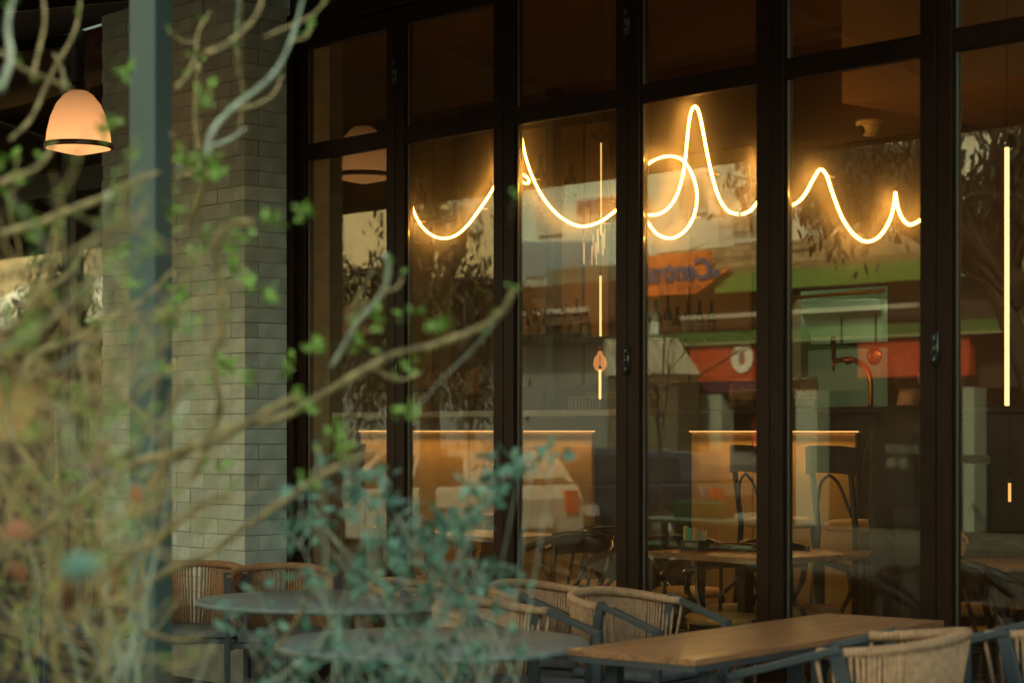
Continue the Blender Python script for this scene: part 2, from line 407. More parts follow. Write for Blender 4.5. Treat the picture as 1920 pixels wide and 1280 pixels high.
# ================================================================ INTERIOR SHELL
def L2W(s, v, z): return W(s, v, z)
ish = thing('cafe_interior', 'dim brown walls and ceiling of the cafe seen through the glass', 'room', W(0, 0), RZ)
VB = 4.6
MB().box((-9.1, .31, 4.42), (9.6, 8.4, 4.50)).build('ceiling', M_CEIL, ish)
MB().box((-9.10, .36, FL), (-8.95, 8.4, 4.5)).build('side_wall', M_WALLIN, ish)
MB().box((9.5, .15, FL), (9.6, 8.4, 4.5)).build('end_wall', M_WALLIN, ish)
# back wall with kitchen opening
ka, kz1 = at(1478, 545, VB); kb, _ = at(1664, 545, VB); kz0 = 1.30
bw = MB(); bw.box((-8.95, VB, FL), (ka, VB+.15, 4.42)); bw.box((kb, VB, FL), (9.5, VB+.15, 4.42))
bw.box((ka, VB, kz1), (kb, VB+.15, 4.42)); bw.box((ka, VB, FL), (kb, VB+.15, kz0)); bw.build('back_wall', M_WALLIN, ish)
# ceiling beams and drop
for v0, h in ((1.1, .16), (3.1, .30)):
    MB().box((-8.9, v0, 4.42-h), (9.5, v0+.22, 4.419)).build('beam', M_CEIL, ish)
# vertical wall panels behind the bar
for k, (xa, xb, ya, yb) in enumerate(((772, 810, 268, 640), (814, 845, 264, 640), (976, 1040, 245, 640), (1050, 1090, 240, 640), (1096, 1140, 235, 640), (1205, 1290, 300, 640), (1295, 1405, 290, 640))):
    a, z1 = at(xa, ya, VB-.03); b, _ = at(xb, ya, VB-.03)
    bevel(MB().box((a, VB-.03, 1.9), (b, VB-.002, z1)).build('wall_panel', M_WOODIN, ish), .004)
# high shelf with bottles
a, z = at(770, 415, VB-.2); b, _ = at(1140, 415, VB-.2)
sh = thing('bottle_shelf', 'dark shelf high on the wall behind the bar carrying bottles', 'shelf', W(0, 0), RZ)
MB().box((a-.1, VB-.34, z-.04), (b, VB-.035, z)).build('board', M_DARK, sh)
for q in (a+.1, (a+b)/2, b-.1): MB().box((q-.015, VB-.30, z-.2), (q+.015, VB-.04, z-.041)).build('shelf_bracket', M_DARK, sh)
def bottle(x, y, lb, h=.34, r=.045):
    s_, zz = at(x, y, VB-.2)
    t = thing('bottle', lb, 'bottle', W(s_, VB-.2, z+.001), RZ, 'bottles on the high shelf')
    MB().lathe([(r*.9, 0), (r, .01), (r, h*.55), (r*.8, h*.64), (r*.36, h*.74), (r*.32, h*.96), (r*.38, h), (0, h)], 18).build('body', mat('dark bottle glass', (.02, .012, .006), .1), t, True)
    MB().lathe([(r*1.01, h*.2), (r*1.015, h*.21), (r*1.015, h*.45), (r*1.01, h*.46)], 18).build('paper_label', mat('bottle label', (.25, .14, .05), .6), t, True)
bottle(788, 415, 'dark bottle on the high shelf inside the first neon swoop', .40, .055)
bottle(1014, 415, 'dark bottle on the high shelf beside the second neon swoop', .42, .055)
bottle(1070, 415, 'short dark bottle on the high shelf left of the thin tube pendant', .30, .05)
a, z = at(975, 640, VB-.2); b, _ = at(1400, 640, VB-.2)
sh = thing('low_bottle_shelf', 'long dark shelf of bottles behind the bar below the neon', 'shelf', W(0, 0), RZ)
MB().box((a-.1, VB-.34, z-.04), (b, VB-.035, z)).build('board', M_DARK, sh)
rb_ = random.Random(8)
_bd = None
for k, x in enumerate((985, 1004, 1024, 1045, 1062, 1082, 1100, 1212, 1230, 1252, 1270, 1290, 1312, 1334)):
    h = rb_.uniform(.26, .36); r = rb_.uniform(.036, .048); s_, zz = at(x, 640, VB-.2)
    cc = rb_.choice(((.02, .03, .012), (.05, .02, .008), (.12, .06, .02), (.015, .012, .01)))
    q = thing('bottle', ['first', 'second', 'third', 'fourth', 'fifth', 'sixth', 'seventh', 'eighth', 'ninth', 'tenth', 'eleventh', 'twelfth', 'thirteenth', 'fourteenth'][k]+' bottle from the left on the long shelf below the neon', 'bottle', W(s_, VB-.2, zz+.001), RZ, 'bottles on the long shelf')
    MB().lathe([(r*.9, 0), (r, .01), (r, h*.55), (r*.8, h*.64), (r*.36, h*.74), (r*.32, h*.96), (r*.38, h), (0, h)], 14).build('body', mat('bottle glass %.3f' % cc[0], cc, .12), q, True)
    MB().lathe([(r*1.01, h*.2), (r*1.015, h*.21), (r*1.015, h*.45), (r*1.01, h*.46)], 14).build('paper_label', mat('bottle label %d' % (k % 3), ((.4, .32, .2), (.25, .12, .05), (.3, .28, .2))[k % 3], .6), q, True)
# black columns inside the room
for xa, xb, v, lb in ((862, 888, 3.9, 'black square column inside beside the bartender'), (1022, 1037, 3.4, 'slim black column inside behind the bar counter'), (1113, 1200, 2.2, 'broad dark column splitting the bar front'), (1170, 1296, 2.75, 'dark recess panel between the two lit bar fronts')):
    if v == 2.2: continue
    a = at(xa, 700, v)[0]; b = at(xb, 700, v)[0]
    z1 = 4.25
    if v == 2.75: continue
    o = bevel(MB().box((0, 0, 0), (b-a, b-a, z1-FL)).build('column', M_DARK, None, False, W(a, v, FL), RZ), .004); tag(o, lb, 'column')

# ---------------------------------------------------------------- bar counter
VBAR = 2.6
bar = thing('bar_counter', 'long bar with glowing wood front panels under a pale marble top', 'bar', W(0, 0), RZ)
zled = 1.515
def barx(x): return at(x, 810, VBAR)[0]
for xa, xb in ((676, 735), (737, 878), (880, 1110), (1296, 1410), (1412, 1604)):
    bevel(MB().box((barx(xa)+.002, VBAR, .30), (barx(xb)-.002, VBAR+.03, zled-.008)).build('front_panel', M_WOODIN, bar), .003)
MB().box((barx(660), VBAR+.031, FL), (barx(1640)+3, VBAR+.60, 1.60)).build('carcass', M_DARK, bar)
MB().box((barx(676), VBAR-.02, zled), (barx(1110), VBAR+.03, zled+.006)).build('led_strip', LEDM, bar)
MB().box((barx(1296), VBAR-.02, zled), (barx(1604), VBAR+.03, zled+.006)).build('led_strip', LEDM, bar)
MB().box((barx(655), VBAR-.03, zled+.008), (barx(1660), VBAR+.03, 1.60)).build('apron', M_DARK, bar)
bevel(MB().box((barx(640), VBAR-.10, 1.622), (barx(1160), VBAR+.66, 1.668)).build('counter_top', M_MARBLE, bar), .012)
bevel(MB().box((barx(1180), VBAR-.10, 1.622), (barx(1660)+3, VBAR+.66, 1.668)).build('counter_top', mat('dark counter', (.03, .02, .015), .3), bar), .012)
MB().box((barx(655), VBAR-.07, 1.60), (barx(1660)+3, VBAR+.62, 1.6218)).build('sub_top', M_DARK, bar)
for xa, xb in ((676, 1110), (1296, 1604)):
    a, b = barx(xa), barx(xb)
    lamp('led_light', 'AREA', ((a+b)/2, VBAR-.09, zled-.004), 2.7*(b-a)/2, (1, .56, .17), bar, b-a, (R(-28), 0, 0), .02)
MB().box((barx(640), VBAR-.35, FL), (barx(1660)+2, VBAR+.0, .30)).build('plinth', M_DARK, bar)

# grid rack on the counter
a, _ = at(1082, 775, 2.7); b, _ = at(1140, 775, 2.7)
gr = thing('wire_rack', 'small wire glass rack standing on the counter under the thin tube', 'rack', W(a, 2.62, 1.669), RZ)
n_ = 9
for k in range(n_+1): MB().tube([((b-a)*k/n_, 0, 0), ((b-a)*k/n_, 0, .085)], .003, 5).build('wire', M_STEEL, gr)
for zz in (.0, .085): MB().tube([(0, 0, zz+.003), ((b-a), 0, zz+.003)], .003, 5).tube([(0, .2, zz+.003), ((b-a), .2, zz+.003)], .003, 5).tube([(0, 0, zz+.003), (0, .2, zz+.003)], .003, 5).tube([((b-a), 0, zz+.003), ((b-a), .2, zz+.003)], .003, 5).build('hoop', M_STEEL, gr)
for k in range(4):
    MB().box((.16+k*.045, .03, .09), (.20+k*.045, .16, .12)).build('block', mat('brown blocks', (.25, .15, .08), .6), gr)

# serrated paper bags / dried sprays on the counter
def paper_bag(x, y0, wpx, hpx, v, label, col=(.50, .33, .15)):
    s_, z1 = at(x, y0, v); s2, _ = at(x+wpx, y0, v); z0 = 1.669
    t = thing('paper_bag', label, 'paper bag', W(s_, v, z0), RZ, 'paper bags along the bar'); wd = s2-s_; h = z1-z0
    n = 9; top = [(wd*k/n, h*(1+.10*((k % 2)*2-1)*random.uniform(.4, 1))) for k in range(n, -1, -1)]
    MB().prism([(0, 0), (wd, 0)]+top, 1, 0, .05).build('bag', mat('kraft paper', col, .8, 0, .3, 25, .4, 30), t)
paper_bag(772, 738, 26, 0, 2.66, 'kraft paper bag at the left end of the counter', (.42, .26, .09))
def spray(x, y0, h_, v, label, n=26, seed=1, sp=.12, z0=1.669):
    rr = random.Random(seed); s_, z1 = at(x, y0, v)
    t = thing('dried_flower_vase', label, 'vase', W(s_, v, z0), RZ, 'vases of dried flowers on the counter')
    MB().lathe([(.04, 0), (.05, .05), (.045, .15), (.03, .17)], 16).build('vase', mat('vase glass', (.10, .10, .07), .15), t, True)
    st = MB(); bl = MB(); H = z1-z0
    for k in range(n):
        a = rr.uniform(0, 2*pi); q = Vector((cos(a)*sp*rr.random(), sin(a)*sp*.4, H*rr.uniform(.8, 1.05)))
        st.tube([(0, 0, .12), tuple(q*.6), tuple(q)], .002, 4)
        for m_ in range(9): bl.leaf(q+Vector((rr.gauss(0, .012), rr.gauss(0, .012), rr.gauss(0, .02))), (rr.gauss(0, 1), rr.gauss(0, 1), 1), .035, .02, (rr.gauss(0,1), rr.gauss(0,1), 0))
    st.build('stems', mat('dry stem', (.35, .22, .10), .8), t); bl.build('dried_blooms', mat('dried blooms', (.62, .38, .18), .85, 0, .2, 30), t)
spray(826, 706, .3, 2.7, 'tall vase of dried tan blooms left of the bartender', 30, 3, .14)
spray(846, 716, .3, 2.85, 'second vase of dried tan blooms close to the bartender', 24, 4, .10)
sw = thing('straw_jar', 'jar of tall paper straws on the counter before the bartender', 'jar', W(at(880, 720, 2.7)[0], 2.7, 1.669), RZ)
MB().lathe([(.045, 0), (.05, .01), (.05, .12), (.045, .12)], 16).build('jar', M_DARK, sw, True)
for k in range(10): MB().tube([(-.03+.006*k, .0, .10), (-.04+.012*k, 0, .285+.02*sin(k*2))], .006, 6).build('straw', mat('paper straw', (.42, .28, .13), .7), sw)

# biscuit jars
for k, (x, lb) in enumerate(((1215, 'tall glass on the counter right of the broad dark gap'), (1245, 'second tall glass on the counter right of the broad dark gap'), (1384, 'glass biscuit jar on the counter left of the dark frame'), (1400, 'glass biscuit jar against the dark frame on the counter'), (1492, 'glass biscuit jar on the counter left of the copper tap'), (1516, 'wider glass biscuit jar nearest the copper tap'))):
    r = .032 if k < 2 else .062; h = .15 if k < 2 else .19; s_ = at(x, 760, 2.78)[0]
    q = thing('glass_jar', lb, 'jar', W(s_, 2.78, 1.669), RZ, 'glass jars on the counter')
    MB().lathe([(0, 0), (r*.9, 0), (r, .012), (r, h*.85), (r*.8, h*.9)], 18).build('jar', mat('jar glass', (.16, .12, .06), .08), q, True)
    if k > 1:
        MB().lathe([(r*.85, h*.9), (r*.95, h*.91), (r*.9, h), (0, h*1.02)], 18).build('lid', M_STEEL, q, True)
        MB().lathe([(r*1.003, h*.3), (r*1.01, h*.32), (r*1.01, h*.62), (r*1.003, h*.64)], 18).build('band', mat('jar band', (.45, .30, .14), .6, 0, .4, 60), q, True)
# beer tap
a, z = at(1632, 720, 2.75)
tp = thing('beer_tap', 'curved copper beer tap on the counter with black handle', 'beer tap', W(a, 2.75, 1.669), RZ)
_, zt = at(1600, 680, 2.75); hx = zt-1.669; s56 = at(1563, 680, 2.75)[0]-a
MB().tube(spl([(0, 0, 0), (0, 0, hx*.55), (-.03, 0, hx*.85), (-.10, 0, hx*1.02), (s56*.6, 0, hx*1.08), (s56, 0, hx*1.06)], 8), .016, 12).build('pipe', M_COPPER, tp, True)
for q in (-.16, -.18): MB().tube([(q-.006, 0, hx*1.06), (q+.006, 0, hx*1.06)], .026, 14).build('collar', M_COPPER, tp, True)
MB().tube([(s56, 0, hx*1.06), (s56, 0, hx*1.2), (s56-.004, 0, hx*1.22+.11)], .012, 10, .017).build('handle', M_DARK, tp, True)
MB().tube([(s56, 0, hx*1.08), (s56, 0, hx*.82)], .011, 10, .008).build('spout', M_COPPER, tp, True)
MB().lathe([(0, -.01), (.05, -.01), (.06, 0), (.05, .01), (0, .01)], 20).build('badge', M_COPPER, tp, True, (.03, 0, hx*1.15)).rotation_euler = (R(90), 0, 0)

# kitchen beyond the opening
kt = thing('kitchen', 'pale green lit kitchen seen through the opening behind the bar', 'kitchen', W(0, 0), RZ)
GW = mat('pale green tiles', (.40, .58, .42), .5, 0, .08, 4)
MB().box((ka-1.2, VB+2.6, FL), (kb+1.4, VB+2.7, 3.2)).build('tiled_wall', GW, kt)
MB().box((ka-1.3, VB+.15, FL), (ka-1.2, VB+2.7, 3.2)).build('left_wall', GW, kt)
MB().box((kb+1.4, VB+.15, FL), (kb+1.5, VB+2.7, 3.2)).build('right_wall', GW, kt)
MB().box((ka-1.3, VB+.151, 3.2), (kb+1.5, VB+2.7, 3.28)).build('kitchen_ceiling', GW, kt)
vh = VB+1.1
h0, z1 = at(1512, 566, vh); h1, z0 = at(1652, 640, vh)
MH = mat('dull steel hood', (.24, .26, .19), .45, .4)
MB().prism([(h0-.10, z1), (h0+.05, z1-.30), (h0+.05, z0), (h1, z0), (h1, z1-.12), (h0+.8*(h1-h0), z1)], 1, vh, vh+.9).build('range_hood', MH, kt)
MB().box((h0-.14, vh-.05, z1-.10), (h1+.03, vh-.005, z1-.02)).build('hood_edge', M_STEEL, kt)
for q in (.48, .93): MB().box((h0+(h1-h0)*q, vh-.012, z0), (h0+(h1-h0)*q+.014, vh-.002, z1-.13)).build('hood_seam', M_DARK, kt)
MB().box((h0+.02, vh, kz0-.2), (h1, vh+.8, z0-.05)).build('steel_cabinet', mat('cabinet front', (.13, .14, .10), .5), kt)
MB().tube([(ka, VB-.04, kz1-.06), (kb, VB-.04, kz1-.05)], .014, 10).build('copper_rail', mat('copper rail', (.55, .28, .08), .35, .6), kt, True)
MB().box((ka, VB-.02, kz1-.012), (kb, VB-.001, kz1+.012)).build('opening_trim', M_DARK, kt)
lamp('kitchen_light', 'AREA', ((ka+kb)/2, VB+.62, 3.15), 9, (.78, 1, .62), kt, 1.2, (0, 0, 0), .4)
MB().box(((ka+kb)/2-.6, VB+.42, 3.152), ((ka+kb)/2+.6, VB+.82, 3.199)).build('light_panel', emis('kitchen panel', (.8, 1, .65), 2), kt)

# small dome camera
a, z = at(1630, 236, .95)
dc = thing('dome_camera', 'white dome security camera under the ceiling above the neon wave', 'security camera', W(a, .95, z), RZ)
MCW = mat('cream plastic', (.62, .45, .22), .4)
MB().lathe([(0, -.055), (.028, -.05), (.048, -.03), (.054, 0), (.054, .004)], 28).build('eyeball', MCW, dc, True)
MB().lathe([(.058, .0), (.068, .004), (.068, .026), (.03, .03)], 28).build('base_ring', MCW, dc, True)
MB().tube([(-.012, -.035, -.02), (-.018, -.052, -.026)], .024, 18).build('lens', M_DARK, dc, True)
MB().box((1.86, .45, z+.031), (9.45, 1.68, 4.40)).build('soffit', M_CEIL, ish)
for q in (3.1, 4.5, 6.0): MB().box((q, .449, z+.04), (q+.012, .446, 4.38)).build('soffit_seam', M_DARK, ish)

# straight tube pendants
def tube_light(x, y0, y1, v, r, m, label, top=4.42, extra=None, en=0):
    s_, z1 = at(x, y0, v); _, z0 = at(x, y1, v)
    t = thing('tube_light', label, 'tube light', W(s_, v, z0), RZ)
    MB().tube([(0, 0, 0), (0, 0, z1-z0)], r, 12).build('tube', m, t, True)
    MB().lathe([(r*1.2, 0), (r*1.2, .02)], 12, (0, 0, z1-z0)).build('end_cap', M_DARK, t, True)
    MB().tube([(0, 0, z1-z0+.02), (0, 0, top-z0)], .0025, 5).build('cord', M_DARK, t)
    return t, z1-z0
tube_light(1888, 277, 760, .42, .0095, emis('bright tube', (1, .50, .18), 1.6), 'long straight glowing tube hanging at the right edge behind the glass', en=6)
tl, hh = tube_light(1127, 268, 440, 2.3, .0055, THIN, 'thin glowing tube pendant hanging behind the second neon swoop')
a, z1 = at(1127, 262, 2.3)
MB().lathe([(.0, 0), (.075, 0), (.075, .03), (0, .03)], 24, (0, 0, hh+.03)).build('canopy_disc', mat('pendant disc', (.2, .1, .04), .4, .5), tl, True)
tube_light(1126, 517, 630, 2.2, .0075, emis('mid tube', (1, .5, .15), .8), 'middle glowing tube pendant above the hanging bulb', top=2.66)
tube_light(1125, 692, 748, 2.15, .0085, emis('low tube', (1, .5, .17), .9), 'short glowing tube below the hanging bulb', top=2.02)
tube_light(1893, 905, 940, 1.4, .0075, THIN, 'tiny glowing tube low down at the right edge', top=2.6)
cr = thing('glass_rod_pendant', 'cluster of hanging glass rods below the thin tube pendant', 'pendant', W(at(1127, 440, 2.25)[0], 2.25, at(1127, 500, 2.25)[1]), RZ)
rr = random.Random(4)
for k in range(14):
    q = (rr.uniform(-.11, .08), rr.uniform(-.08, .08)); zz = rr.uniform(-.02, .16)
    MB().tube([(q[0], q[1], zz), (q[0], q[1], zz+rr.uniform(.07, .16))], rr.uniform(.003, .008), 8).build('glass_rod', emis('lit rod', (1, .55, .22), .28) if k % 3 else mat('rod glass', (.5, .4, .25), .1), cr, True)
bb = thing('hanging_bulb', 'small amber globe bulb hanging by the middle glowing tube', 'bulb', W(at(1125, 678, 2.18)[0], 2.18, at(1125, 678, 2.18)[1]), RZ)
MB().lathe([(.004, -.07), (.03, -.055), (.045, -.02), (.04, .02), (.018, .05), (.012, .07)], 20).build('globe', emis('amber bulb', (1, .34, .10), .30), bb, True)
MB().lathe([(.015, .07), (.018, .072), (.018, .11), (.01, .115)], 14).build('socket', M_COPPER, bb, True)
MB().tube([(0.02, 0, .1), (.02, 0, 2.5-bb.location.z)], .002, 4).build('cord', M_DARK, bb)

# added lamps, unseen, that brighten the room and the bartender
CLM = emis('downlight disc', (1, .6, .3), 1.5)
def fill_light(s_, v, e, lb, rad=.05, z=4.40):
    t = thing('fill_fixture', lb, 'fill light', W(s_, v, z), RZ, 'added warm fill lights of the cafe')
    MB().lathe([(rad, 0), (rad*1.3, 0), (rad*1.3, .019), (rad, .019)], 20).build('ring', M_DARK, t, True)
    MB().lathe([(0, .004), (rad*.95, .004), (rad*.95, .012), (0, .012)], 20).build('disc', CLM, t, True)
    l = lamp('fill_spot', 'SPOT', (0, 0, -.02), e, (1, .52, .20), t, .04); l.data.spot_size = R(115); l.data.spot_blend = .9
for k, (s_, v) in enumerate(((-1.3, 1.6), (-1.6, 3.9), (.4, 1.9), (at(905, 700, 3.5)[0]+.25, 3.35), (.9, 3.9), (2.3, 1.9), (2.9, 3.9), (4.4, 2.0), (4.7, 3.8), (6.6, 2.2))):
    fill_light(s_, v, (26 if k == 3 else 6.5) if v > 3 else 2.2, 'added warm fill light '+['near the side wall', 'over the left end of the bar', 'above the second window', 'above the bartender', 'over the bar middle', 'above the neon peak', 'before the kitchen opening', 'above the fifth window', 'right of the kitchen opening', 'far to the right inside'][k])
# added area lamp that brightens the ceiling, with a bare ledge below it
cv = thing('ceiling_fill', 'added warm fill lamp washing the cafe ceiling above the bar', 'cove light', W(0, 0), RZ)
MB().box((-1.8, VB-.10, 3.62), (7, VB-.035, 3.66)).build('fill_ledge', M_WALLIN, cv)
lamp('ceiling_fill_lamp', 'AREA', (2.5, VB-.45, 3.72), 16, (1, .42, .12), cv, 8.0, (R(180-28), 0, 0), .06); bpy.data.lights['ceiling_fill_lamp'].energy = 3.5

# ================================================================ NEON SIGN
VN = .085
def nz(pts): return [Vector((at(x, y, VN)[0], VN, at(x, y, VN)[1])) for x, y in pts]
ne = thing('neon_sign', 'flowing warm white neon script running behind the glass doors', 'neon sign', W(0, 0), RZ)
stro = [
 [(752,322),(763,352),(772,384),(779,404),(793,427),(812,442),(832,447),(855,441),(878,421),(899,393),(918,365),(940,325),(958,282),(968,245),(972,226)],
 [(974,228),(977,250),(985,292),(1000,336),(1022,376),(1051,407),(1086,424),(1120,418),(1147,401),(1170,378),(1190,343),(1209,314),(1230,299),(1256,293),(1280,301),(1299,330),(1307,368),(1300,407),(1282,435),(1256,447),(1230,437),(1209,408),(1196,385)],
 [(940,318),(960,322),(976,325),(988,333),(992,341),(986,344),(977,338),(970,331)],
 [(1185,378),(1196,394),(1209,401),(1228,403),(1250,393),(1269,366),(1281,325),(1287,277),(1292,228),(1297,207),(1303,200),(1309,207),(1315,230),(1323,272),(1334,325),(1349,373),(1366,396),(1384,402)],
 [(1391,402),(1408,394),(1424,372),(1432,350),(1424,326),(1423,302),(1430,296),(1442,325),(1456,368),(1478,384),(1495,380),(1511,362),(1525,336),(1538,318),(1550,330),(1563,368),(1580,410),(1602,441),(1626,453),(1650,442),(1668,413),(1676,385),(1679,360)],
 [(1679,362),(1683,388),(1692,410),(1705,421),(1720,416),(1745,398),(1757,372)],
]
for st in stro: MB().tube(spl(nz(st), 7), .0064, 10).build('neon_tube', NEON, ne, True)
for x, y in ((785, 415), (900, 391), (1000, 336), (1120, 418), (1256, 293), (1300, 407), (1334, 325), (1602, 441), (1550, 330)):
    a, z = at(x, y, VN); MB().tube([(a, VN+.012, z), (a, VN+.05, z)], .006, 8).build('standoff', mat('clear standoff', (.5, .4, .3), .2), ne)
MB().tube([(at(x, 402, VN)[0], VN, at(x, 402, VN)[1]) for x in (1384, 1391)], .004, 6).build('joint', M_DARK, ne)

# ================================================================ FURNITURE INSIDE
def bent_chair(label, loc, rz, seatm=None, gname='black bentwood armchairs inside'):
    t = thing('bentwood_armchair', label, 'armchair', loc, rz, gname)
    MB().lathe([(.0, .43), (.20, .43), (.215, .44), (.215, .455), (.19, .475), (0, .48)], 26).build('seat', seatm or M_CUSH, t, True)
    for x in (-1, 1):
        MB().tube([(x*.15, -.15, .44), (x*.19, -.20, 0)], .017, 8, .013).build('leg', M_BLKCH, t, True)
        MB().tube(spl([(x*.20, .23, 0), (x*.17, .18, .44), (x*.20, .235, .62), (x*.21, .26, .80)], 5), .016, 8).build('leg', M_BLKCH, t, True)
    rail = spl([(-.30, -.12, .66), (-.305, .02, .69), (-.27, .17, .74), (-.15, .27, .79), (0, .30, .80), (.15, .27, .79), (.27, .17, .74), (.305, .02, .69), (.30, -.12, .66)], 6)
    MB().tube(rail, .022, 10).build('arm_rail', M_BLKCH, t, True)
    b = MB(); pts = spl([(-.21, .255, .72), (-.12, .285, .735), (0, .30, .74), (.12, .285, .735), (.21, .255, .72)], 5)
    for p, q in zip(pts[:-1], pts[1:]): b.bar(p, q, .016, .10)
    b.build('back_band', M_BLKCH, t)
    for x in (-.07, .07): MB().tube([(x, .19, .46), (x*1.2, .285, .72)], .010, 7).build('spindle', M_BLKCH, t, True)
    for x in (-1, 1): MB().tube(spl([(x*.30, -.10, .66), (x*.27, -.14, .55), (x*.17, -.15, .45)], 5), .013, 8).build('arm_support', M_BLKCH, t, True)
    MB().tube([(.17*cos(a), .17*sin(a), .24) for a in [2*pi*k/20 for k in range(21)]], .010, 7).build('stretcher', M_BLKCH, t, True)
    return t
def ipos(x, v, z=FL): return W(at(x, 900, v)[0], v, z)
c0 = bent_chair('black bentwood armchair inside just behind the third glass door', ipos(1040, .75), RZ+R(8))
for x, v, a, lb in ((1112, 1.55, 15, 'black armchair inside behind the nearer one at the third glass door'), (1290, 1.6, 200, 'black armchair inside behind the box on the wood table'), (1395, .95, -95, 'black armchair inside half hidden by the frame right of the wood table'), (1500, 1.15, 95, 'black armchair inside left of the dark jacketed person'),
                    (880, 1.9, 10, 'black armchair inside in front of the lit bar under the first swoop'), (1880, .9, 160, 'black armchair inside below the straight tube light'), (1830, 1.9, 20, 'black armchair inside at the far right round table'), (800, 1.0, 190, 'black armchair inside with ochre seat behind the shrub'), (1360, .5, 30, 'black armchair inside low behind the outdoor wood table')):
    dup(c0, ipos(x, v), RZ+R(a), lb)
def bar_stool(label, loc, rz):
    t = thing('bar_stool', label, 'bar stool', loc, rz, 'high stools along the bar')
    MB().lathe([(0, .76), (.19, .76), (.205, .775), (.20, .80), (.16, .815), (0, .82)], 24).build('seat', M_CUSH, t, True)
    for x in (-1, 1):
        MB().tube([(x*.14, -.14, .77), (x*.19, -.20, 0)], .018, 8).build('leg', M_DARK, t, True)
        MB().tube([(x*.20, .22, 0), (x*.16, .17, .77), (x*.165, .22, 1.14)], .018, 8).build('leg', M_DARK, t, True)
        MB().tube(spl([(x*.15, .19, .84), (x*.08, .22, 1.0), (x*.0, .225, 1.05)], 6), .009, 7).build('bent_brace', M_DARK, t, True)
    b = MB(); pts = spl([(-.21, .21, 1.12), (-.1, .25, 1.13), (.1, .25, 1.13), (.21, .21, 1.12)], 5)
    for p, q in zip(pts[:-1], pts[1:]): b.bar(p, q, .02, .14)
    b.build('backrest', M_DARK, t)
    MB().tube([(.18*cos(a), .18*sin(a), .30) for a in [2*pi*k/20 for k in range(21)]], .010, 7).build('footrest', M_DARK, t, True)
    return t
def _st(): pass
s0_ = bar_stool('high stool with curved back standing left of the dark jacketed person', ipos(1612, 2.0), RZ+R(170))
s0_.scale = (1, 1, 1.10)
for x, a, lb in ((1462, 160, 'high stool by the lit bar left of the frame behind the neon peak'), (700, 175, 'high stool at the left end of the lit bar')):
    dup(s0_, ipos(x, 1.95), RZ+R(a), lb)

def round_in(x, v, label, r=.35, m=M_WOOD, z=.74):
    t = thing('cafe_table', label, 'table', ipos(x, v), RZ)
    MB().lathe([(0, z-.025), (r-.01, z-.025), (r, z-.02), (r, z-.004), (r-.005, z), (0, z)], 40).build('tabletop', m, t, True)
    MB().lathe([(.035, .02), (.035, z-.03)], 14).build('stem', M_DARK, t, True)
    MB().lathe([(0, 0), (.20, 0), (.20, .012), (.04, .03), (0, .03)], 28).build('base', M_DARK, t, True)
    return t
def rect_in(xa, xb, v0, dep, label, ybase=None, z=.74):
    a = at(xa, 900, v0)[0]; b = at(xb, 900, v0)[0]; wd = b-a
    t = thing('cafe_table', label, 'table', W(a, v0, FL), RZ)
    bevel(MB().box((0, 0, z-.03), (wd, dep, z)).build('tabletop', M_WOOD, t), .004)
    MB().box((wd*.47, dep*.45, .02), (wd*.53, dep*.55, z-.031)).build('stem', M_DARK, t)
    MB().box((wd*.5-.2, dep*.5-.2, 0), (wd*.5+.2, dep*.5+.2, .02)).build('base', M_DARK, t)
    return t
rect_in(1200, 1440, .35, .65, 'wood table inside with the black box of sachets on it', z=.78)
rect_in(768, 930, 1.15, .6, 'wood table inside in front of the lit bar below the first swoop')
round_in(1535, 1.5, 'round wood table inside left of the dark jacketed person')
round_in(1880, 1.5, 'round table inside at the right edge')
# sachet box
a = at(1291, 1000, .55)[0]
bx = thing('sachet_box', 'black box reading VERO holding colourful sachets on the inside table', 'box', W(a, .55, FL+.781), RZ)
mb = MB().box((-.065, 0, 0), (.065, .09, .008)); mb.box((-.065, 0, .008), (.065, .004, .055)).box((-.065, .086, .008), (.065, .09, .055)).box((-.065, .004, .008), (-.061, .086, .055)).box((.061, .004, .008), (.065, .086, .055))
mb.build('box', mat('black card', (.03, .04, .045), .4), bx)
text('lettering', 'VERO', .030, PW, bx, (.02, -.001, .03), (R(90), 0, 0), .0005, 0, 1.2)
rr = random.Random(9)
for k, cc in enumerate(((.7, .5, .15), (.2, .6, .35), (.15, .5, .55), (.8, .62, .2), (.75, .35, .28), (.25, .6, .3), (.8, .4, .35), (.7, .6, .35))):
    x = -.058+k*.0145
    MB().prism([(x, .02), (x+.018, .02), (x+.019, .13-.03*(k/8)+rr.uniform(-.01, .01)), (x+.001, .125-.03*(k/8)+rr.uniform(-.01, .01))], 1, .02+k*.007, .024+k*.007).build('sachet', mat('sachet %d' % k, cc, .5), bx)

# ================================================================ PEOPLE
def skin(name, joints, edges, m, parent=None, sub=2):
    """joints: {key:(x,y,z,rx,ry)}; first joint is the root"""
    keys = list(joints); me = bpy.data.meshes.new(name)
    me.from_pydata([joints[k][:3] for k in keys], [(keys.index(a), keys.index(b)) for a, b in edges], [])
    o = put(me, name, parent); o.modifiers.new('skin', 'SKIN'); sv = me.skin_vertices[0].data
    for i, k in enumerate(keys):
        r = joints[k][3:]; sv[i].radius = (r[0], r[1] if len(r) > 1 else r[0])
    sv[0].use_root = True; me.materials.append(m)
    s = o.modifiers.new('sub', 'SUBSURF'); s.levels = sub; s.render_levels = sub
    o.modifiers['skin'].use_smooth_shade = True
    return o
M_SKIN = mat('warm skin', (.46, .24, .13), .5, 0, .06, 8)
M_HAIR = mat('dark hair', (.015, .010, .007), .6, 0, .3, 60)
M_SHIRT = mat('black shirt', (.015, .013, .012), .8)
M_JACK = mat('dark puffer jacket', (.010, .008, .006), .6, 0, .2, 10)
M_TROU = mat('charcoal trousers', (.03, .03, .032), .8)
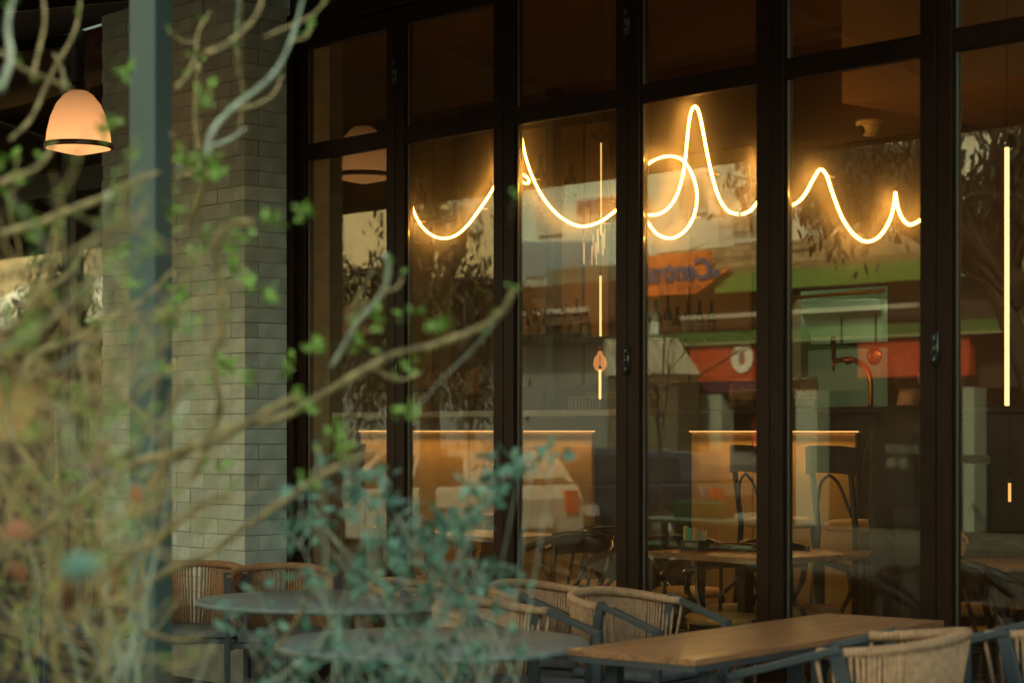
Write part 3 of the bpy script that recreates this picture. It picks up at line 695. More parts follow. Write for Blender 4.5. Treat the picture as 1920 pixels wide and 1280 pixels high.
def head(parent, c, face, sc=1.0, cap=None):
    """profile lofted head; face = unit xy direction looked at (local)"""
    f = Vector((face[0], face[1], 0)).normalized(); s = Vector((-f.y, f.x, 0)); c = Vector(c)
    # rows: z, front, back, half width
    rows = [(-.125, .052, .045, .045), (-.108, .078, .05, .05), (-.09, .085, .055, .056), (-.07, .082, .065, .062), (-.055, .088, .073, .066), (-.04, .080, .08, .069), (-.02, .082, .088, .071),
            (.0, .083, .094, .073), (.02, .080, .099, .075), (.045, .087, .102, .076), (.075, .080, .098, .073), (.10, .062, .083, .062), (.118, .036, .055, .042), (.125, .01, .02, .015)]
    mb = MB(); n = 24
    for z, fr_, bk, hw in rows:
        for k in range(n):
            a = 2*pi*k/n; ca = cos(a); x = (fr_ if ca > 0 else bk)*ca; y = hw*sin(a)
            if abs(a) < .01 and -.05 < z < .01: x += {-.04: .022, -.02: .026, .0: .012}.get(z, 0)     # nose
            if k in (1, n-1) and z in (-.04, -.02): x += .006
            if k in (2, n-2) and z == .02: x -= .008                                                # eye sockets
            if k == 0 and z == -.07: x -= .006
            p = c+f*(x*sc)+s*(y*sc)+Vector((0, 0, z*sc)); mb.v.append(tuple(p))
    for j in range(len(rows)-1):
        for k in range(n):
            a = j*n+k; b = j*n+(k+1) % n; mb.f.append((a, b, b+n, a+n))
    mb.f.append(tuple(range(n))[::-1]); mb.f.append(tuple((len(rows)-1)*n+k for k in range(n)))
    o = mb.build('head', M_SKIN, parent, True); sb = o.modifiers.new('sub', 'SUBSURF'); sb.levels = 1; sb.render_levels = 1
    for q in (-1, 1):
        e = c+s*(q*.074*sc)-f*(.008*sc)+Vector((0, 0, -.012*sc)); MB().tube(spl([e+Vector((0, 0, -.024*sc)), e-f*.012*sc+s*q*.010, e+Vector((0, 0, .026*sc))-f*.008, e+f*.008*sc+Vector((0, 0, .018*sc))], 4), .009*sc, 7).build('ear', M_SKIN, parent, True)
        ey = c+f*(.076*sc)+s*(q*.030*sc)+Vector((0, 0, .020*sc)); MB().lathe([(0, -.011*sc), (.007*sc, -.008*sc), (.011*sc, 0), (.007*sc, .008*sc), (0, .011*sc)], 10, tuple(ey)).build('eye', M_DARK, parent, True)
        bw_ = c+f*(.086*sc)+s*(q*.030*sc)+Vector((0, 0, .040*sc)); MB().tube([bw_-s*.016*sc-f*.004, bw_+Vector((0, 0, .004)), bw_+s*.016*sc-f*.004], .004*sc, 5).build('eyebrow', M_HAIR, parent)
    MB().tube([c+f*.084*sc+s*(-.022*sc)+Vector((0, 0, -.070*sc)), c+f*.092*sc+Vector((0, 0, -.068*sc)), c+f*.084*sc+s*(.022*sc)+Vector((0, 0, -.070*sc))], .0045*sc, 6).build('mouth', mat('lips', (.35, .13, .09), .5), parent, True)
    # hair
    mb = MB(); rows2 = [(-.06, -.02, .086, .066), (-.02, -.01, .100, .078), (.02, .0, .109, .083), (.05, .060, .111, .084), (.075, .088, .108, .081), (.10, .078, .095, .072), (.125, .05, .068, .052), (.138, .012, .024, .02)]
    for z, fr_, bk, hw in rows2:
        for k in range(n):
            a = 2*pi*k/n; ca = cos(a); x = (fr_ if ca > 0 else bk)*ca; y = hw*sin(a)
            if ca > 0 and fr_ <= 0: y = hw*(1 if y > 0 else -1)*min(1, abs(sin(a))+.0)
            mb.v.append(tuple(c+f*(x*sc)+s*(y*sc)+Vector((0, 0, z*sc))))
    for j in range(len(rows2)-1):
        for k in range(n):
            a = j*n+k; b = j*n+(k+1) % n; mb.f.append((a, b, b+n, a+n))
    mb.f.append(tuple((len(rows2)-1)*n+k for k in range(n)))
    mb.build('hair', cap or M_HAIR, parent, True)
def hand(parent, p, d, side=1, up=(0, 0, 1)):
    p = Vector(p); d = Vector(d).normalized(); u = Vector(up); r = d.cross(u).normalized(); u = r.cross(d)
    j = {'p': (*(p+d*.04), .030, .016), 'w': (*p, .024, .018), 'k': (*(p+d*.085), .036, .014)}
    skin('palm', j, [('w', 'p'), ('p', 'k')], M_SKIN, parent, 1)
    for i, (o_, l) in enumerate(((-.030, .062), (-.010, .072), (.010, .068), (.029, .054))):
        b = p+d*.075+r*o_; MB().tube([b, b+d*l*.5-u*.006, b+d*l*.85-u*.022, b+d*l-u*.036], .0085, 8, .006).build('finger', M_SKIN, parent, True)
    b = p+d*.03+r*(-.03*side); MB().tube([b, b+d*.03-r*.025*side, b+d*.055-r*.03*side-u*.012], .010, 8, .007).build('thumb', M_SKIN, parent, True)
def person(label, loc, rz, shirt, trou, lean=0, arms='down', headface=(0, -1), height=1.78, puffy=1.0, cap=None):
    """faces -y in its own frame"""
    t = thing('person', label, 'person', loc, rz); h = height/1.78; q = puffy
    fy = -lean
    J = {'pelvis': (0, 0, .96, .16*q, .115*q), 'waist': (0, fy*.3, 1.12, .145*q, .105*q), 'chest': (0, fy*.7, 1.32, .185*q, .125*q), 'neck0': (0, fy, 1.46, .10*q, .085), 'neck': (0, fy-.01, 1.53, .056, .058),
         'hl': (-.10, 0, .90, .098, .10), 'kl': (-.11, -.03, .50, .066, .068), 'al': (-.11, .02, .09, .045, .05), 'tl': (-.115, -.14, .045, .04, .035),
         'hr': (.10, 0, .90, .098, .10), 'kr': (.11, -.02, .50, .066, .068), 'ar': (.11, .03, .09, .045, .05), 'tr': (.115, -.13, .045, .04, .035),
         'sl': (-.185, fy, 1.42, .068*q, .068*q), 'sr': (.185, fy, 1.42, .068*q, .068*q)}
    if arms == 'down':
        J.update({'el': (-.25, fy+.03, 1.14, .050*q, .05*q), 'wl': (-.26, fy-.10, .90, .036*q, .036*q), 'er': (.25, fy+.03, 1.14, .050*q, .05*q), 'wr': (.26, fy-.10, .90, .036*q, .036*q)})
    else:   # hands forward on the counter
        J.update({'el': (-.27, fy-.14, 1.20, .050*q, .05*q), 'wl': (-.22, fy-.38, 1.24, .036*q, .036*q), 'er': (.27, fy-.14, 1.20, .050*q, .05*q), 'wr': (.22, fy-.38, 1.24, .036*q, .036*q)})
    J = {k: tuple(a*h for a in v) for k, v in J.items()}
    up_ = {k: J[k] for k in ('pelvis', 'waist', 'chest', 'neck0', 'sl', 'el', 'wl', 'sr', 'er', 'wr')}
    body = skin('body', J, [('pelvis', 'waist'), ('waist', 'chest'), ('chest', 'neck0'), ('neck0', 'neck'), ('pelvis', 'hl'), ('hl', 'kl'), ('kl', 'al'), ('al', 'tl'), ('pelvis', 'hr'), ('hr', 'kr'), ('kr', 'ar'), ('ar', 'tr'),
                 ('chest', 'sl'), ('sl', 'el'), ('el', 'wl'), ('chest', 'sr'), ('sr', 'er'), ('er', 'wr')], shirt, t)
    tb = MB()
    for sd_ in (-1, 1): tb.tube([(sd_*.095*h, 0, 1.0*h), (sd_*.10*h, 0, .88*h), (sd_*.11*h, -.02, .5*h), (sd_*.112*h, .02, .09*h)], lambda q: (.112-.042*q)*h, 16)
    tb.build('trousers', trou, t, True)
    MB().tube([(0, (fy-.0)*h, 1.48*h), (0, (fy-.02)*h, 1.60*h)], .057*h, 14, .053*h).build('neck', M_SKIN, t, True)
    for sd_, wk, ek in ((-1, 'wl', 'el'), (1, 'wr', 'er')):
        hand(t, J[wk][:3], Vector(J[wk][:3])-Vector(J[ek][:3]), sd_, (0, 0, 1) if arms != 'down' else (0, -1, 0))
    head(t, (0, (fy-.035)*h, 1.665*h), headface, h, cap)
    return t
# bartender: head in profile looking right
a = at(897, 700, 3.5)[0]
MB().box((barx(655), VBAR+.62, FL), (barx(1640)+2, VBAR+1.6, .25)).build('duckboard', M_DARK, bar)
person('dark haired bartender in black seen in profile behind the bar counter', W(a-.05, 3.5, .252), RZ+R(30), M_SHIRT, M_SHIRT, .03, 'fwd', (cos(R(20)), sin(R(20))), 1.85)
# dark-jacketed person near the glass on the right
a = at(1688, 700, 1.35)[0]
person('person in a dark puffer jacket standing with their back to the glass doors', W(a, 1.35, FL), RZ+R(180-15), M_JACK, M_TROU, .04, 'down', (0, -1), 1.80, 1.35, mat('auburn hair', (.09, .03, .015), .7, 0, .3, 40))

# ================================================================ TERRACE FURNITURE
tcen = Vector((0.98, 7.75)); ang = math.atan2(.777, .63)
wt = thing('wood_table', 'rectangular wood topped terrace table on grey metal legs', 'table', (tcen.x, tcen.y, 0), ang)
TL, TWd = 1.82, .55
for k in range(5):
    y0 = -TWd/2+k*TWd/5
    bevel(MB().box((-TL/2, y0+.0005, .728), (TL/2, y0+TWd/5-.0005, .75)).build('plank', M_WOOD, wt), .0012, 1)
MB().box((-TL/2+.004, -TWd/2+.004, .706), (TL/2-.004, TWd/2-.004, .7275)).build('under_frame', M_GREY, wt)
for x in (-.72, .72):
    for y in (-.2, .2): bevel(MB().box((x-.025, y-.025, 0), (x+.025, y+.025, .705)).build('leg', M_GREY, wt), .003)
    MB().box((x-.02, -.174, .03), (x+.02, .174, .07)).build('stretcher', M_GREY, wt)
def round_table(cx, cy, r, label, rz=0, ry=None):
    t = thing('round_table', label, 'table', (cx, cy, 0), rz, 'grey round terrace tables')
    o = MB().lathe([(0, .722), (r-.012, .722), (r, .730), (r, .742), (r-.008, .75), (0, .75)], 72).build('tabletop', M_TOPG, t, True)
    for m_ in (o,): m_.scale = (1, (ry or r)/r, 1)
    MB().lathe([(.04, .03), (.04, .69), (.14, .71), (.14, .7215)], 20).build('pedestal', M_GREY, t, True)
    MB().lathe([(0, 0), (.27, 0), (.28, .01), (.05, .035), (0, .035)], 36).build('base', M_GREY, t, True)
    return t
round_table((810-960)/F*7.50, 7.50, .58, 'nearer round grey terrace table partly hidden by the small leaved shrub', 0, .54)
round_table((648-960)/F*9.35, 9.35, .69, 'farther round grey terrace table nearer the brick pillar', 0, .56)

M_ARM = mat('blue grey powder coated arm', (.075, .090, .088), .42, 0, .1, 8)
def rope_chair(label, loc, rz, ropem, grp='rope backed terrace armchairs'):
    t = thing('rope_armchair', label, 'armchair', loc, rz, grp)
    def plan(u, z):      # u -1..1 around the U, returns xy
        a = u*pi*.5
        x = .285*(abs(sin(a))**.75)*(1 if u > 0 else -1); y = -.05+.33*(max(0, cos(a))**.62)
        k = (z-.42)/.38
        return Vector((x*(.80+.20*k), -.02+(y+.02)*(.82+.18*k)-.0, z))
    def topz(u): return .79-.045*abs(u)**1.5
    N_ = 40
    rail = [plan(-1+2*k/N_, topz(-1+2*k/N_)) for k in range(N_+1)]
    MB().tube(rail, .019, 10).build('top_rail', ropem, t, True)
    # wrapped turns on the rail: small ribs
    rb = MB()
    for k in range(1, 96):
        u = -1+2*k/96; p = plan(u, topz(u)); q = plan(min(1, u+.01), topz(min(1, u+.01))); d = (q-p).normalized()
        rb.tube([p-d*.0035, p, p+d*.0035], lambda s_: .0195+.0025*sin(pi*s_), 8)
    rb.build('rope_wrapping', ropem, t, True)
    low = [plan(-1+2*k/N_, .45)*1 for k in range(N_+1)]
    MB().tube(low, .012, 8).build('lower_rail', M_ARM, t, True)
    ro = MB(); rn = random.Random(3); n_ = 70
    for k in range(n_+1):
        u = -1+2*k/n_; p = plan(u, topz(u)); q = plan(u*.985+rn.uniform(-.006, .006), .45)
        out = Vector((p.x, p.y, 0)).normalized()*.012
        ro.tube([p+out, (p+q)/2+out*.9+Vector((rn.uniform(-.002, .002), rn.uniform(-.002, .002), 0)), q+out*.6], .0066, 5)
    ro.build('rope_back', ropem, t, True)
    bevel(MB().box((-.25, -.27, .40), (.25, .24, .425)).build('seat_frame', M_ARM, t), .004)
    bevel(MB().box((-.235, -.26, .426), (.235, .20, .47)).build('seat_cushion', mat('grey cushion', (.16, .17, .16), .9, 0, .15, 30), t), .018, 3)
    for x in (-1, 1):
        ax = x*.288; a0 = (ax, .02, .765); a1 = (ax, -.30, .655)
        bevel(MB().bar(a0, a1, .042, .026, (0, 0, 1)).build('arm', M_ARM, t), .004)
        bevel(MB().bar((ax, -.285, .665), (ax*1.0, -.27, 0), .042, .026, (1, 0, 0)).build('leg', M_ARM, t), .004)
        bevel(MB().bar((ax, .005, .765), (ax, .16, 0), .042, .03, (1, 0, 0)).build('leg', M_ARM, t), .004)
        bevel(MB().bar((ax*.93, -.28, .41), (ax*.93, .10, .41), .03, .03, (0, 0, 1)).build('side_rail', M_ARM, t), .003)
    return t
def face(fx, fy): return math.atan2(fx, -fy)
r0 = rope_chair('rope armchair behind the far side of the wood table below the third and fourth door', (.57, 9.12, 0), face(.80, -.60), M_ROPE)
for (x, y), f_, lb in (((.20, 9.62), (.85, -.5), 'rope armchair just behind the one at the far side of the wood table'),
                      ((-.02, 8.55), (.88, -.48), 'rope armchair between the two round tables and the wood table'),
                      ((-.38, 9.75), (.9, -.4), 'rope armchair beyond the far round table, mostly behind shrub leaves'),
                      ((1.24, 7.18), (-.90, .43), 'large rope armchair nearest the camera with its back turned at lower right'),
                      ((1.98, 7.78), (-.86, .5), 'rope armchair cut off by the right edge of the picture')):
    q_ = dup(r0, (x, y, 0), face(*f_), lb)
    if x > 1.2: q_.scale = (1.2, 1.25, 1.03)
r1 = rope_chair('orange rope armchair below the brick pillar, right one of three', (-1.22, 10.75, 0), face(.15, -1), M_ROPE2)
for (x, y), f_, lb in (((-1.72, 10.95), (.1, -1), 'orange rope armchair below the brick pillar, middle one of three'), ((-2.3, 11.2), (.3, -1), 'orange rope armchair below the brick pillar, left one of three')):
    dup(r1, (x, y, 0), face(*f_), lb)

# ================================================================ ACROSS THE STREET (seen mirrored in the glass)
VO = 18.0
def om(x, y, N=VO): return at(x, y, N)
def obox(mb, xa, ya, xb, yb, d0=0, d1=.1, N=VO):
    """mirror-image pixels -> box standing on the opposite front, thickness from -N+d0 (street side) to -N-d1"""
    a, z1 = om(xa, ya, N); b, _ = om(xb, ya, N); z0 = om(xa, yb, N)[1]
    return mb.box((a, -N-d1, z0), (b, -N+d0, z1))
M_OW = mat('cream render', (.70, .68, .56), .85, 0, .06, 2)
M_OW2 = mat('pale blue render', (.52, .62, .58), .85, 0, .06, 2)
M_OG = mat('green fascia', (.13, .25, .045), .6)
M_OO = mat('orange sign', (.85, .20, .03), .5)
M_OR = mat('red orange sign', (.50, .065, .02), .5)
M_OB = mat('tan brick band', (.40, .30, .16), .8, 0, .3, 12)
M_WD = mat('dark window glass', (.02, .02, .018), .15)
M_BLUE = mat('sign blue', (.05, .09, .22), .5)
M_OM = mat('pale window frame', (.6, .62, .55), .5)
# right building with shops
b2 = thing('shop_building', 'cream building with tan brick band and green shop fascia mirrored in the right glass', 'building', W(0, 0), RZ)
sa, _ = om(1208, 500); sb_ = 9.0
MB().box((sa, -30, 4.62), (sb_, -VO-.30, 11)).build('upper_wall', M_OW, b2)
for row_ in range(4):
    s_ = sa+.42; k = 0
    while s_ < -3:
        pass
        l = .62
        MB().box((s_, -VO-.29, 4.253+row_*.092), (s_+l-.008, -VO-.14-.006*((k+row_) % 3), 4.253+row_*.092+.085)).build('stone', M_OB, b2)
        s_ += l; k += 1
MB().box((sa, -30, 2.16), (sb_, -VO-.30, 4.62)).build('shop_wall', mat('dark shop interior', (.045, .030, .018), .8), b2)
MB().box((sa, -30, 0), (sb_, -VO-.7, 2.155)).build('shop_front', mat('dark shop glass', (.02, .015, .012), .35), b2)  # shop front in one even dark tone
mbf = MB(); obox(mbf, 1335, 505, 2400, 540, .02, .28); o_ = mbf
g0 = om(1338, 520)[0]
MB().box((g0, -VO-.28, 3.82), (sb_, -VO+.02, 4.12)).build('green_fascia', M_OG, b2)
MB().box((sa, -VO-.28, 4.121), (sb_, -VO-.02, 4.25)).build('cornice', mat('olive cornice', (.22, .17, .07), .8), b2)
MB().box((om(1230, 630)[0], -VO-.2, 2.965), (sb_, -VO+.1, 3.16)).build('green_valance', mat('dull green valance', (.075, .14, .03), .6), b2)
MB().box((om(1230, 630)[0], -VO+.101, 2.95), (sb_, -VO+.13, 2.985)).build('valance_trim', mat('pale trim', (.28, .30, .17), .6), b2)
MB().box((om(1270, 590)[0], -VO-.1, 3.40), (om(1715, 590)[0], -VO+.0, 3.47)).build('shop_lamp_tube', mat('white tube housing', (.40, .38, .32), .5), b2)
for xa, xb in ((1303, 1348), (1487, 1527), (1800, 1822)):
    MB().box((om(xa, 800)[0], -VO-.30, 0), (om(xb, 800)[0], -VO+.0, 2.16)).build('pillar', mat('pale teal pillar', (.30, .36, .30), .7), b2)
for xa, ya, xb, yb in ((1350, 395, 1410, 470), (1486, 378, 1546, 440), (1610, 330, 1680, 400), (1850, 300, 1935, 380), (1250, 330, 1300, 400), (1380, 200, 1450, 280), (1560, 180, 1640, 260), (1750, 160, 1850, 250), (1230, 180, 1300, 260)):
    a, z1 = om(xa, ya); b, _ = om(xb, ya); z0 = om(xa, yb)[1]; z0 = max(z0, 4.66)
    f_ = MB().box((a, -VO-.30, z0), (b, -VO-.24, z1)).build('window', M_OM, b2)
    n_ = 4
    for k in range(n_):
        MB().box((a+(b-a)*(k+.10)/n_, -VO-.239, z0+.08), (a+(b-a)*(k+.9)/n_, -VO-.232, z1-.08)).build('pane', mat('curtained pane', (.33, .29, .19), .3), f_)
for k, (xa, ya) in enumerate(((1345, 330), (1345, 352), (1345, 375), (1345, 410), (1486, 390))):
    a, z = om(xa, ya); b, _ = om(xa+90, ya)
    MB().tube([(a, -VO+.5, z), (b, -VO+.5, z)], .018, 6).tube([(a, -VO+.5, z), (a, -VO-.3, z+.05)], .012, 5).build('balcony_rail', mat('pale rail', (.6, .66, .58), .4, .5), b2)
sg = thing('orange_shop_sign', 'orange sign with blue script reading Centrale mirrored behind the neon', 'shop sign', W(0, 0), RZ)
a, b = om(1212, 520)[0], om(1330, 520)[0]; c_ = om(1372, 520)[0]
MB().prism([(a, 3.84), (b-.25, 3.84), (c_, 4.20), (b+.02, 4.20), (b+.02, 4.54), (a, 4.54)], 1, -VO+.03, -VO+.12).build('board', M_OO, sg)
rot180 = (R(90), 0, R(180))
text('lettering', 'Centrale', .50, M_BLUE, sg, ((a+b)/2+.0, -VO+.14, 4.22), rot180, .02, .25, 1.02, .012)
text('lettering', 'on', .26, M_BLUE, sg, (om(1346, 510)[0], -VO+.14, 4.16), rot180, .02, .2, 1, .008)
text('small_lettering', 'ΟΥ ΜΑΡΙΝΕΤΑ', .155, mat('sign brown print', (.10, .03, .02), .6), sg, (om(1297, 545)[0], -VO+.125, 3.93), rot180, .004)
s2 = thing('red_shop_sign', 'red orange sign with a pale ring emblem mirrored below the green valance', 'shop sign', W(0, 0), RZ)
a, z1 = om(1292, 648); b, _ = om(1720, 648); z0 = 2.34
for xa_, xb_ in ((1292, 1412), (1608, 1722), (1798, 1816), (1905, 1990)): MB().box((om(xa_, 660)[0], -VO-.1, z0), (om(xb_, 660)[0], -VO+.05, 2.93)).build('board', M_OR, s2)
def ring(x, y, r, mo, mi, par, N=VO, off=.06):
    s_, z = om(x, y, N)
    o = MB().lathe([(r*.62, 0), (r, 0), (r, .02), (r*.62, .02)], 36).build('ring', mo, par, True, (s_, -N+off, z)); o.rotation_euler = (R(90), 0, R(180))
    o.data.polygons.foreach_set('use_smooth', [False]*len(o.data.polygons))
    if mi:
        o = MB().lathe([(0, 0), (r*.38, 0), (r*.38, .02), (0, .02)], 30).build('disc', mi, par, False, (s_, -N+off, z)); o.rotation_euler = (R(90), 0, R(180)); o.scale = (.75, 1.1, 1)
ring(1392, 672, .24, mat('sign cream', (.72, .66, .55), .6), mat('deep red', (.50, .05, .03), .6), s2)
s3 = thing('purple_shop_strip', 'narrow purple strip sign below the red orange sign', 'shop sign', W(0, 0), RZ)
a, z1 = om(1293, 716); b, _ = om(1350, 716); MB().box((a, -VO-.1, om(1293, 736)[1]), (b+1.5, -VO+.04, z1)).build('board', mat('purple strip', (.09, .03, .05), .6), s3)
s4 = thing('red_poster', 'red poster in the mirrored shop window', 'poster', W(0, 0), RZ)
a, z1 = om(1360, 782); b, z0 = om(1410, 838); MB().box((a, -VO-.66, z0), (b, -VO-.60, z1)).build('sheet', mat('poster red', (.45, .03, .03), .6), s4)
s5 = thing('white_text_plate', 'pale plate reading ΝΗΣΤΙΣΙΜΑ mirrored right of the dark frame', 'sign', W(0, 0), RZ)
N5 = 17.3
a, z1 = om(1794, 852, N5); b, z0 = om(1851, 870, N5)
MB().box((a, -N5-.02, z0), (b, -N5, z1)).build('plate', mat('grey plate', (.11, .12, .09), .6), s5)
text('lettering', 'ΝΗΣΤΙΣΙΜΑ', .13, mat('plate print', (.03, .03, .03), .6), s5, ((a+b)/2, -N5+.004, (z0+z1)/2), rot180, .002, 0, .85)
for q in (a+.03, b-.05): MB().box((q, -N5-.02, 0), (q+.02, -N5-.001, z0)).build('stand_leg', M_DARK, s5)
s6 = thing('self_service_plate', 'pale plate reading Self Service mirrored beside the dark jacketed person', 'sign', W(0, 0), RZ)
a, z1 = om(1655, 834, N5); b, z0 = om(1716, 850, N5)
MB().box((a, -N5-.02, z0), (b, -N5, z1)).build('plate', mat('grey plate', (.11, .12, .09), .6), s6)
text('lettering', 'Self Service', .12, mat('plate print', (.03, .03, .03), .6), s6, ((a+b)/2, -N5+.004, (z0+z1)/2), rot180, .002, 0, .85)
for q in (a+.03, b-.05): MB().box((q, -N5-.02, 0), (q+.02, -N5-.001, z0)).build('stand_leg', M_DARK, s6)
for x in (1667, 1690):
    s_, z = om(x, 868, N5); t_ = thing('round_emblem', 'round pale W emblem below the Self Service plate, '+('left one' if x < 1680 else 'right one'), 'emblem', W(0, 0), RZ, 'round W emblems')
    ring(x, 868, .085, mat('grey plate', (.11, .12, .09), .6), None, t_, N5, .004)
    text('letter', 'W', .10, mat('grey plate', (.11, .12, .09), .6), t_, (s_, -N5+.01, z), rot180, .004)
    MB().box((s_-.01, -N5-.02, 0), (s_+.01, -N5-.002, z-.05)).build('stand_leg', M_DARK, t_)
# kiosk roof
kk = thing('kiosk_roof', 'small cream ribbed kiosk roof mirrored left of the red orange sign', 'kiosk', W(0, 0), RZ)
Nk = 17.0; a, z1 = om(1130, 636, Nk); b, z0 = om(1262, 700, Nk)
MB().prism([(a, z0), (b, z0), (b-.55, z1), (a, z1)], 1, -Nk-.6, -Nk).build('roof', mat('cream kiosk cloth', (.42, .42, .33), .7), kk)
for k in range(6): MB().bar((a+(b-a)*k/5, -Nk+.012, z0), (a+(b-a-.55)*k/5, -Nk+.012, z1), .03, .02).build('rib', mat('kiosk rib', (.28, .28, .22), .7), kk)
MB().box((a, -Nk-.55, 0), (b, -Nk-.05, z0-.002)).build('kiosk_body', mat('olive kiosk body', (.09, .08, .045), .7), kk)
for k in range(11): MB().box((a+.1, -Nk-.049, .9+k*.075), (b-.1, -Nk-.03, .935+k*.075)).build('slat', mat('kiosk slat', (.15, .17, .10), .4), kk)
# left building
b1 = thing('apartment_building', 'pale blue apartment building with balconies mirrored in the left glass', 'building', W(0, 0), RZ)
sL = om(940, 500)[0]
MB().box((sL, -30, 3.2), (sa-.01, -VO-.3, 11)).build('upper_wall', M_OW2, b1)
MB().box((-75, -30, 1.2), (om(300, 600)[0], -VO-.295, 3.199)).build('lower_tan_wall', mat('darker tan render', (.36, .25, .13)), b1)
MB().box((-75, -30, 3.2), (sL-.01, -VO-.3, 11)).build('far_wall', mat('tan render', (.62, .50, .30), .85, 0, .06, 2), b1)
MB().box((-75, -30, 1.2), (sa-.01, -VO-.31, 3.19)).build('shutter_wall', mat('blue grey shutter', (.16, .19, .20), .6), b1)
MB().box((-75, -30, 0), (sa-.01, -VO-.32, 1.19)).build('plinth', mat('dark plinth', (.07, .06, .05), .8), b1)
MB().box((-75, -VO-.29, 3.40), (sa-.3, -VO+.5, 4.12)).build('shop_awning', mat('brown shop awning', (.11, .06, .03), .8), b1)
MB().box((om(960, 600)[0], -VO+.51, 3.60), (om(1140, 600)[0], -VO+.55, 3.69)).build('lamp_tube', mat('white tube housing', (.40, .38, .32), .5), b1)
for k in range(24):
    x = 968+k*7.2
    a, z1 = om(x, 455); b, z0 = om(x+3.5, 520)
    MB().box((a, -VO+.30, z0), (a+.05, -VO+.34, z1)).build('railing_bar', mat('blue railing', (.22, .34, .42), .5), b1)
a, z1 = om(1050, 508); b, z0 = om(1205, 556)
MB().box((a, -VO-.28, z0), (sa-.02, -VO+.36, z1)).build('balcony_slab', mat('olive balcony', (.17, .16, .11), .8), b1)
for xa, ya, xb, yb, cc in ((985, 335, 1030, 440, (.36, .44, .42)), (1060, 370, 1140, 410, (.30, .10, .09)), (960, 465, 1000, 515, (.62, .40, .22)), (1160, 370, 1200, 430, (.45, .28, .26)), (700, 300, 760, 360, (.3, .3, .25)), (820, 360, 880, 440, (.4, .36, .3)), (560, 400, 620, 470, (.3, .28, .2)), (60, 440, 110, 500, (.3, .22, .12)), (140, 440, 185, 500, (.3, .22, .12)), (60, 640, 110, 720, (.3, .26, .2)), (1010, 180, 1080, 270, (.3, .36, .36)), (880, 190, 950, 280, (.3, .36, .36))):
    a, z1 = om(xa, ya); b, _ = om(xb, ya); z0 = om(xa, yb)[1]
    if z0 < 4.2: z0 = 4.2
    if z1 <= z0: continue
    f_ = MB().box((a, -VO-.30, z0), (b, -VO-.22, z1)).build('window', M_OM, b1)
    for k in range(5): MB().box((a+(b-a)*(k+.08)/5, -VO-.219, z0+.05), (a+(b-a)*(k+.92)/5, -VO-.212, z1-.05)).build('pane', mat('pane %d%d' % (xa, ya), cc, .4), f_)
a = om(-40, 570)[0]; b = om(560, 570)[0]
aw = thing('white_awning', 'long white awning mirrored in the glass left of the brick pillar', 'awning', W(0, 0), RZ)
Na = 15.5; a, z1 = om(-100, 548, Na); b, z0 = om(420, 582, Na)
MB().prism([(-Na-2.0, z1+.25), (-Na, z0+.16), (-Na, z0), (-Na-2.0, z1+.15)], 0, a, b).build('cloth', mat('white awning cloth', (.78, .80, .74), .7), aw)
for q in (a+.1, (a+b)/2, b-.1): MB().tube([(q, -Na-.1, 0), (q, -Na-.1, z0+.05)], .03, 8).build('pole', M_STEEL, aw)

# street trees
def street_tree(N, xtrunk, label, sd_, crown, lean=(0, 0), nleaf=3800, rt=.16):
    rr = random.Random(sd_); s_ = om(xtrunk, 800, N)[0]
    t = thing('street_tree', label, 'tree', W(s_, -N, -.0), RZ, 'street trees by the terrace')
    top = Vector((lean[0], lean[1], 3.2)); tr = MB()
    tr.tube(spl([(0, 0, 0), (lean[0]*.15, lean[1]*.2, 1.2), (lean[0]*.5, lean[1]*.5, 2.2), tuple(top)], 6), lambda q: rt*(1-.45*q), 10)
    tr.build('trunk', M_TRUNK, t, True); br = MB(); lv = MB(); ends = []
    for (cx, cy, cz, rad, wt_) in crown:
        for k in range(int(14*wt_)):
            e = Vector((cx+rr.gauss(0, rad*.45), cy+rr.gauss(0, rad*.45), cz+rr.gauss(0, rad*.35)))
            m_ = top.lerp(e, .5)+Vector((rr.gauss(0, .15), rr.gauss(0, .15), .15)); br.tube(spl([tuple(top.lerp(Vector((0, 0, 2.0)), rr.random()*.5)), tuple(m_), tuple(e)], 5), .045, 6, .010)
            ends.append((e, m_))
    for k in range(nleaf):
        e, m_ = rr.choice(ends); p = e.lerp(m_, rr.random()*.7)+Vector((rr.gauss(0, .16), rr.gauss(0, .16), rr.gauss(0, .13)-.05))
        lv.leaf(p, (rr.gauss(0, .45), rr.gauss(0, .45), -1), rr.uniform(.10, .17), rr.uniform(.028, .045), (rr.gauss(0, 1), rr.gauss(0, 1), 0))
    br.build('branches', M_TRUNK, t, True); lv.build('crown', M_LEAFD, t)
# crown offsets in local (s, -, z)
street_tree(8.8, 800, 'leafy street tree mirrored in the two left glass doors', 11, [(-1.2, 0, 3.2, .9, 1.2), (.2, .2, 2.7, .9, 1.6), (1.1, -.2, 3.0, .9, 1.2), (0, 0, 4.4, 1.2, 1), (-.6, .3, 1.9, .7, 1.0), (.9, 0, 1.9, .6, .8)], (0.1, .1), 5200)
street_tree(8.2, 1990, 'leaning street tree mirrored in the two right glass doors', 12, [(-2.6, 0, 4.0, .8, 1.5), (-1.4, .2, 4.1, .8, 1.4), (-.3, 0, 4.2, .9, 1.2), (.8, 0, 4.8, 1.2, 1), (-3.5, .1, 4.2, .6, .9)], (-.9, 0), 5200, .15)
street_tree(9.5, 110, 'small street tree mirrored left of the brick pillar', 13, [(-.6, 0, 3.6, .7, 1.2), (.6, .2, 3.7, .7, 1.3), (0, -.2, 4.2, .8, .9)], (.1, .1), 2600)
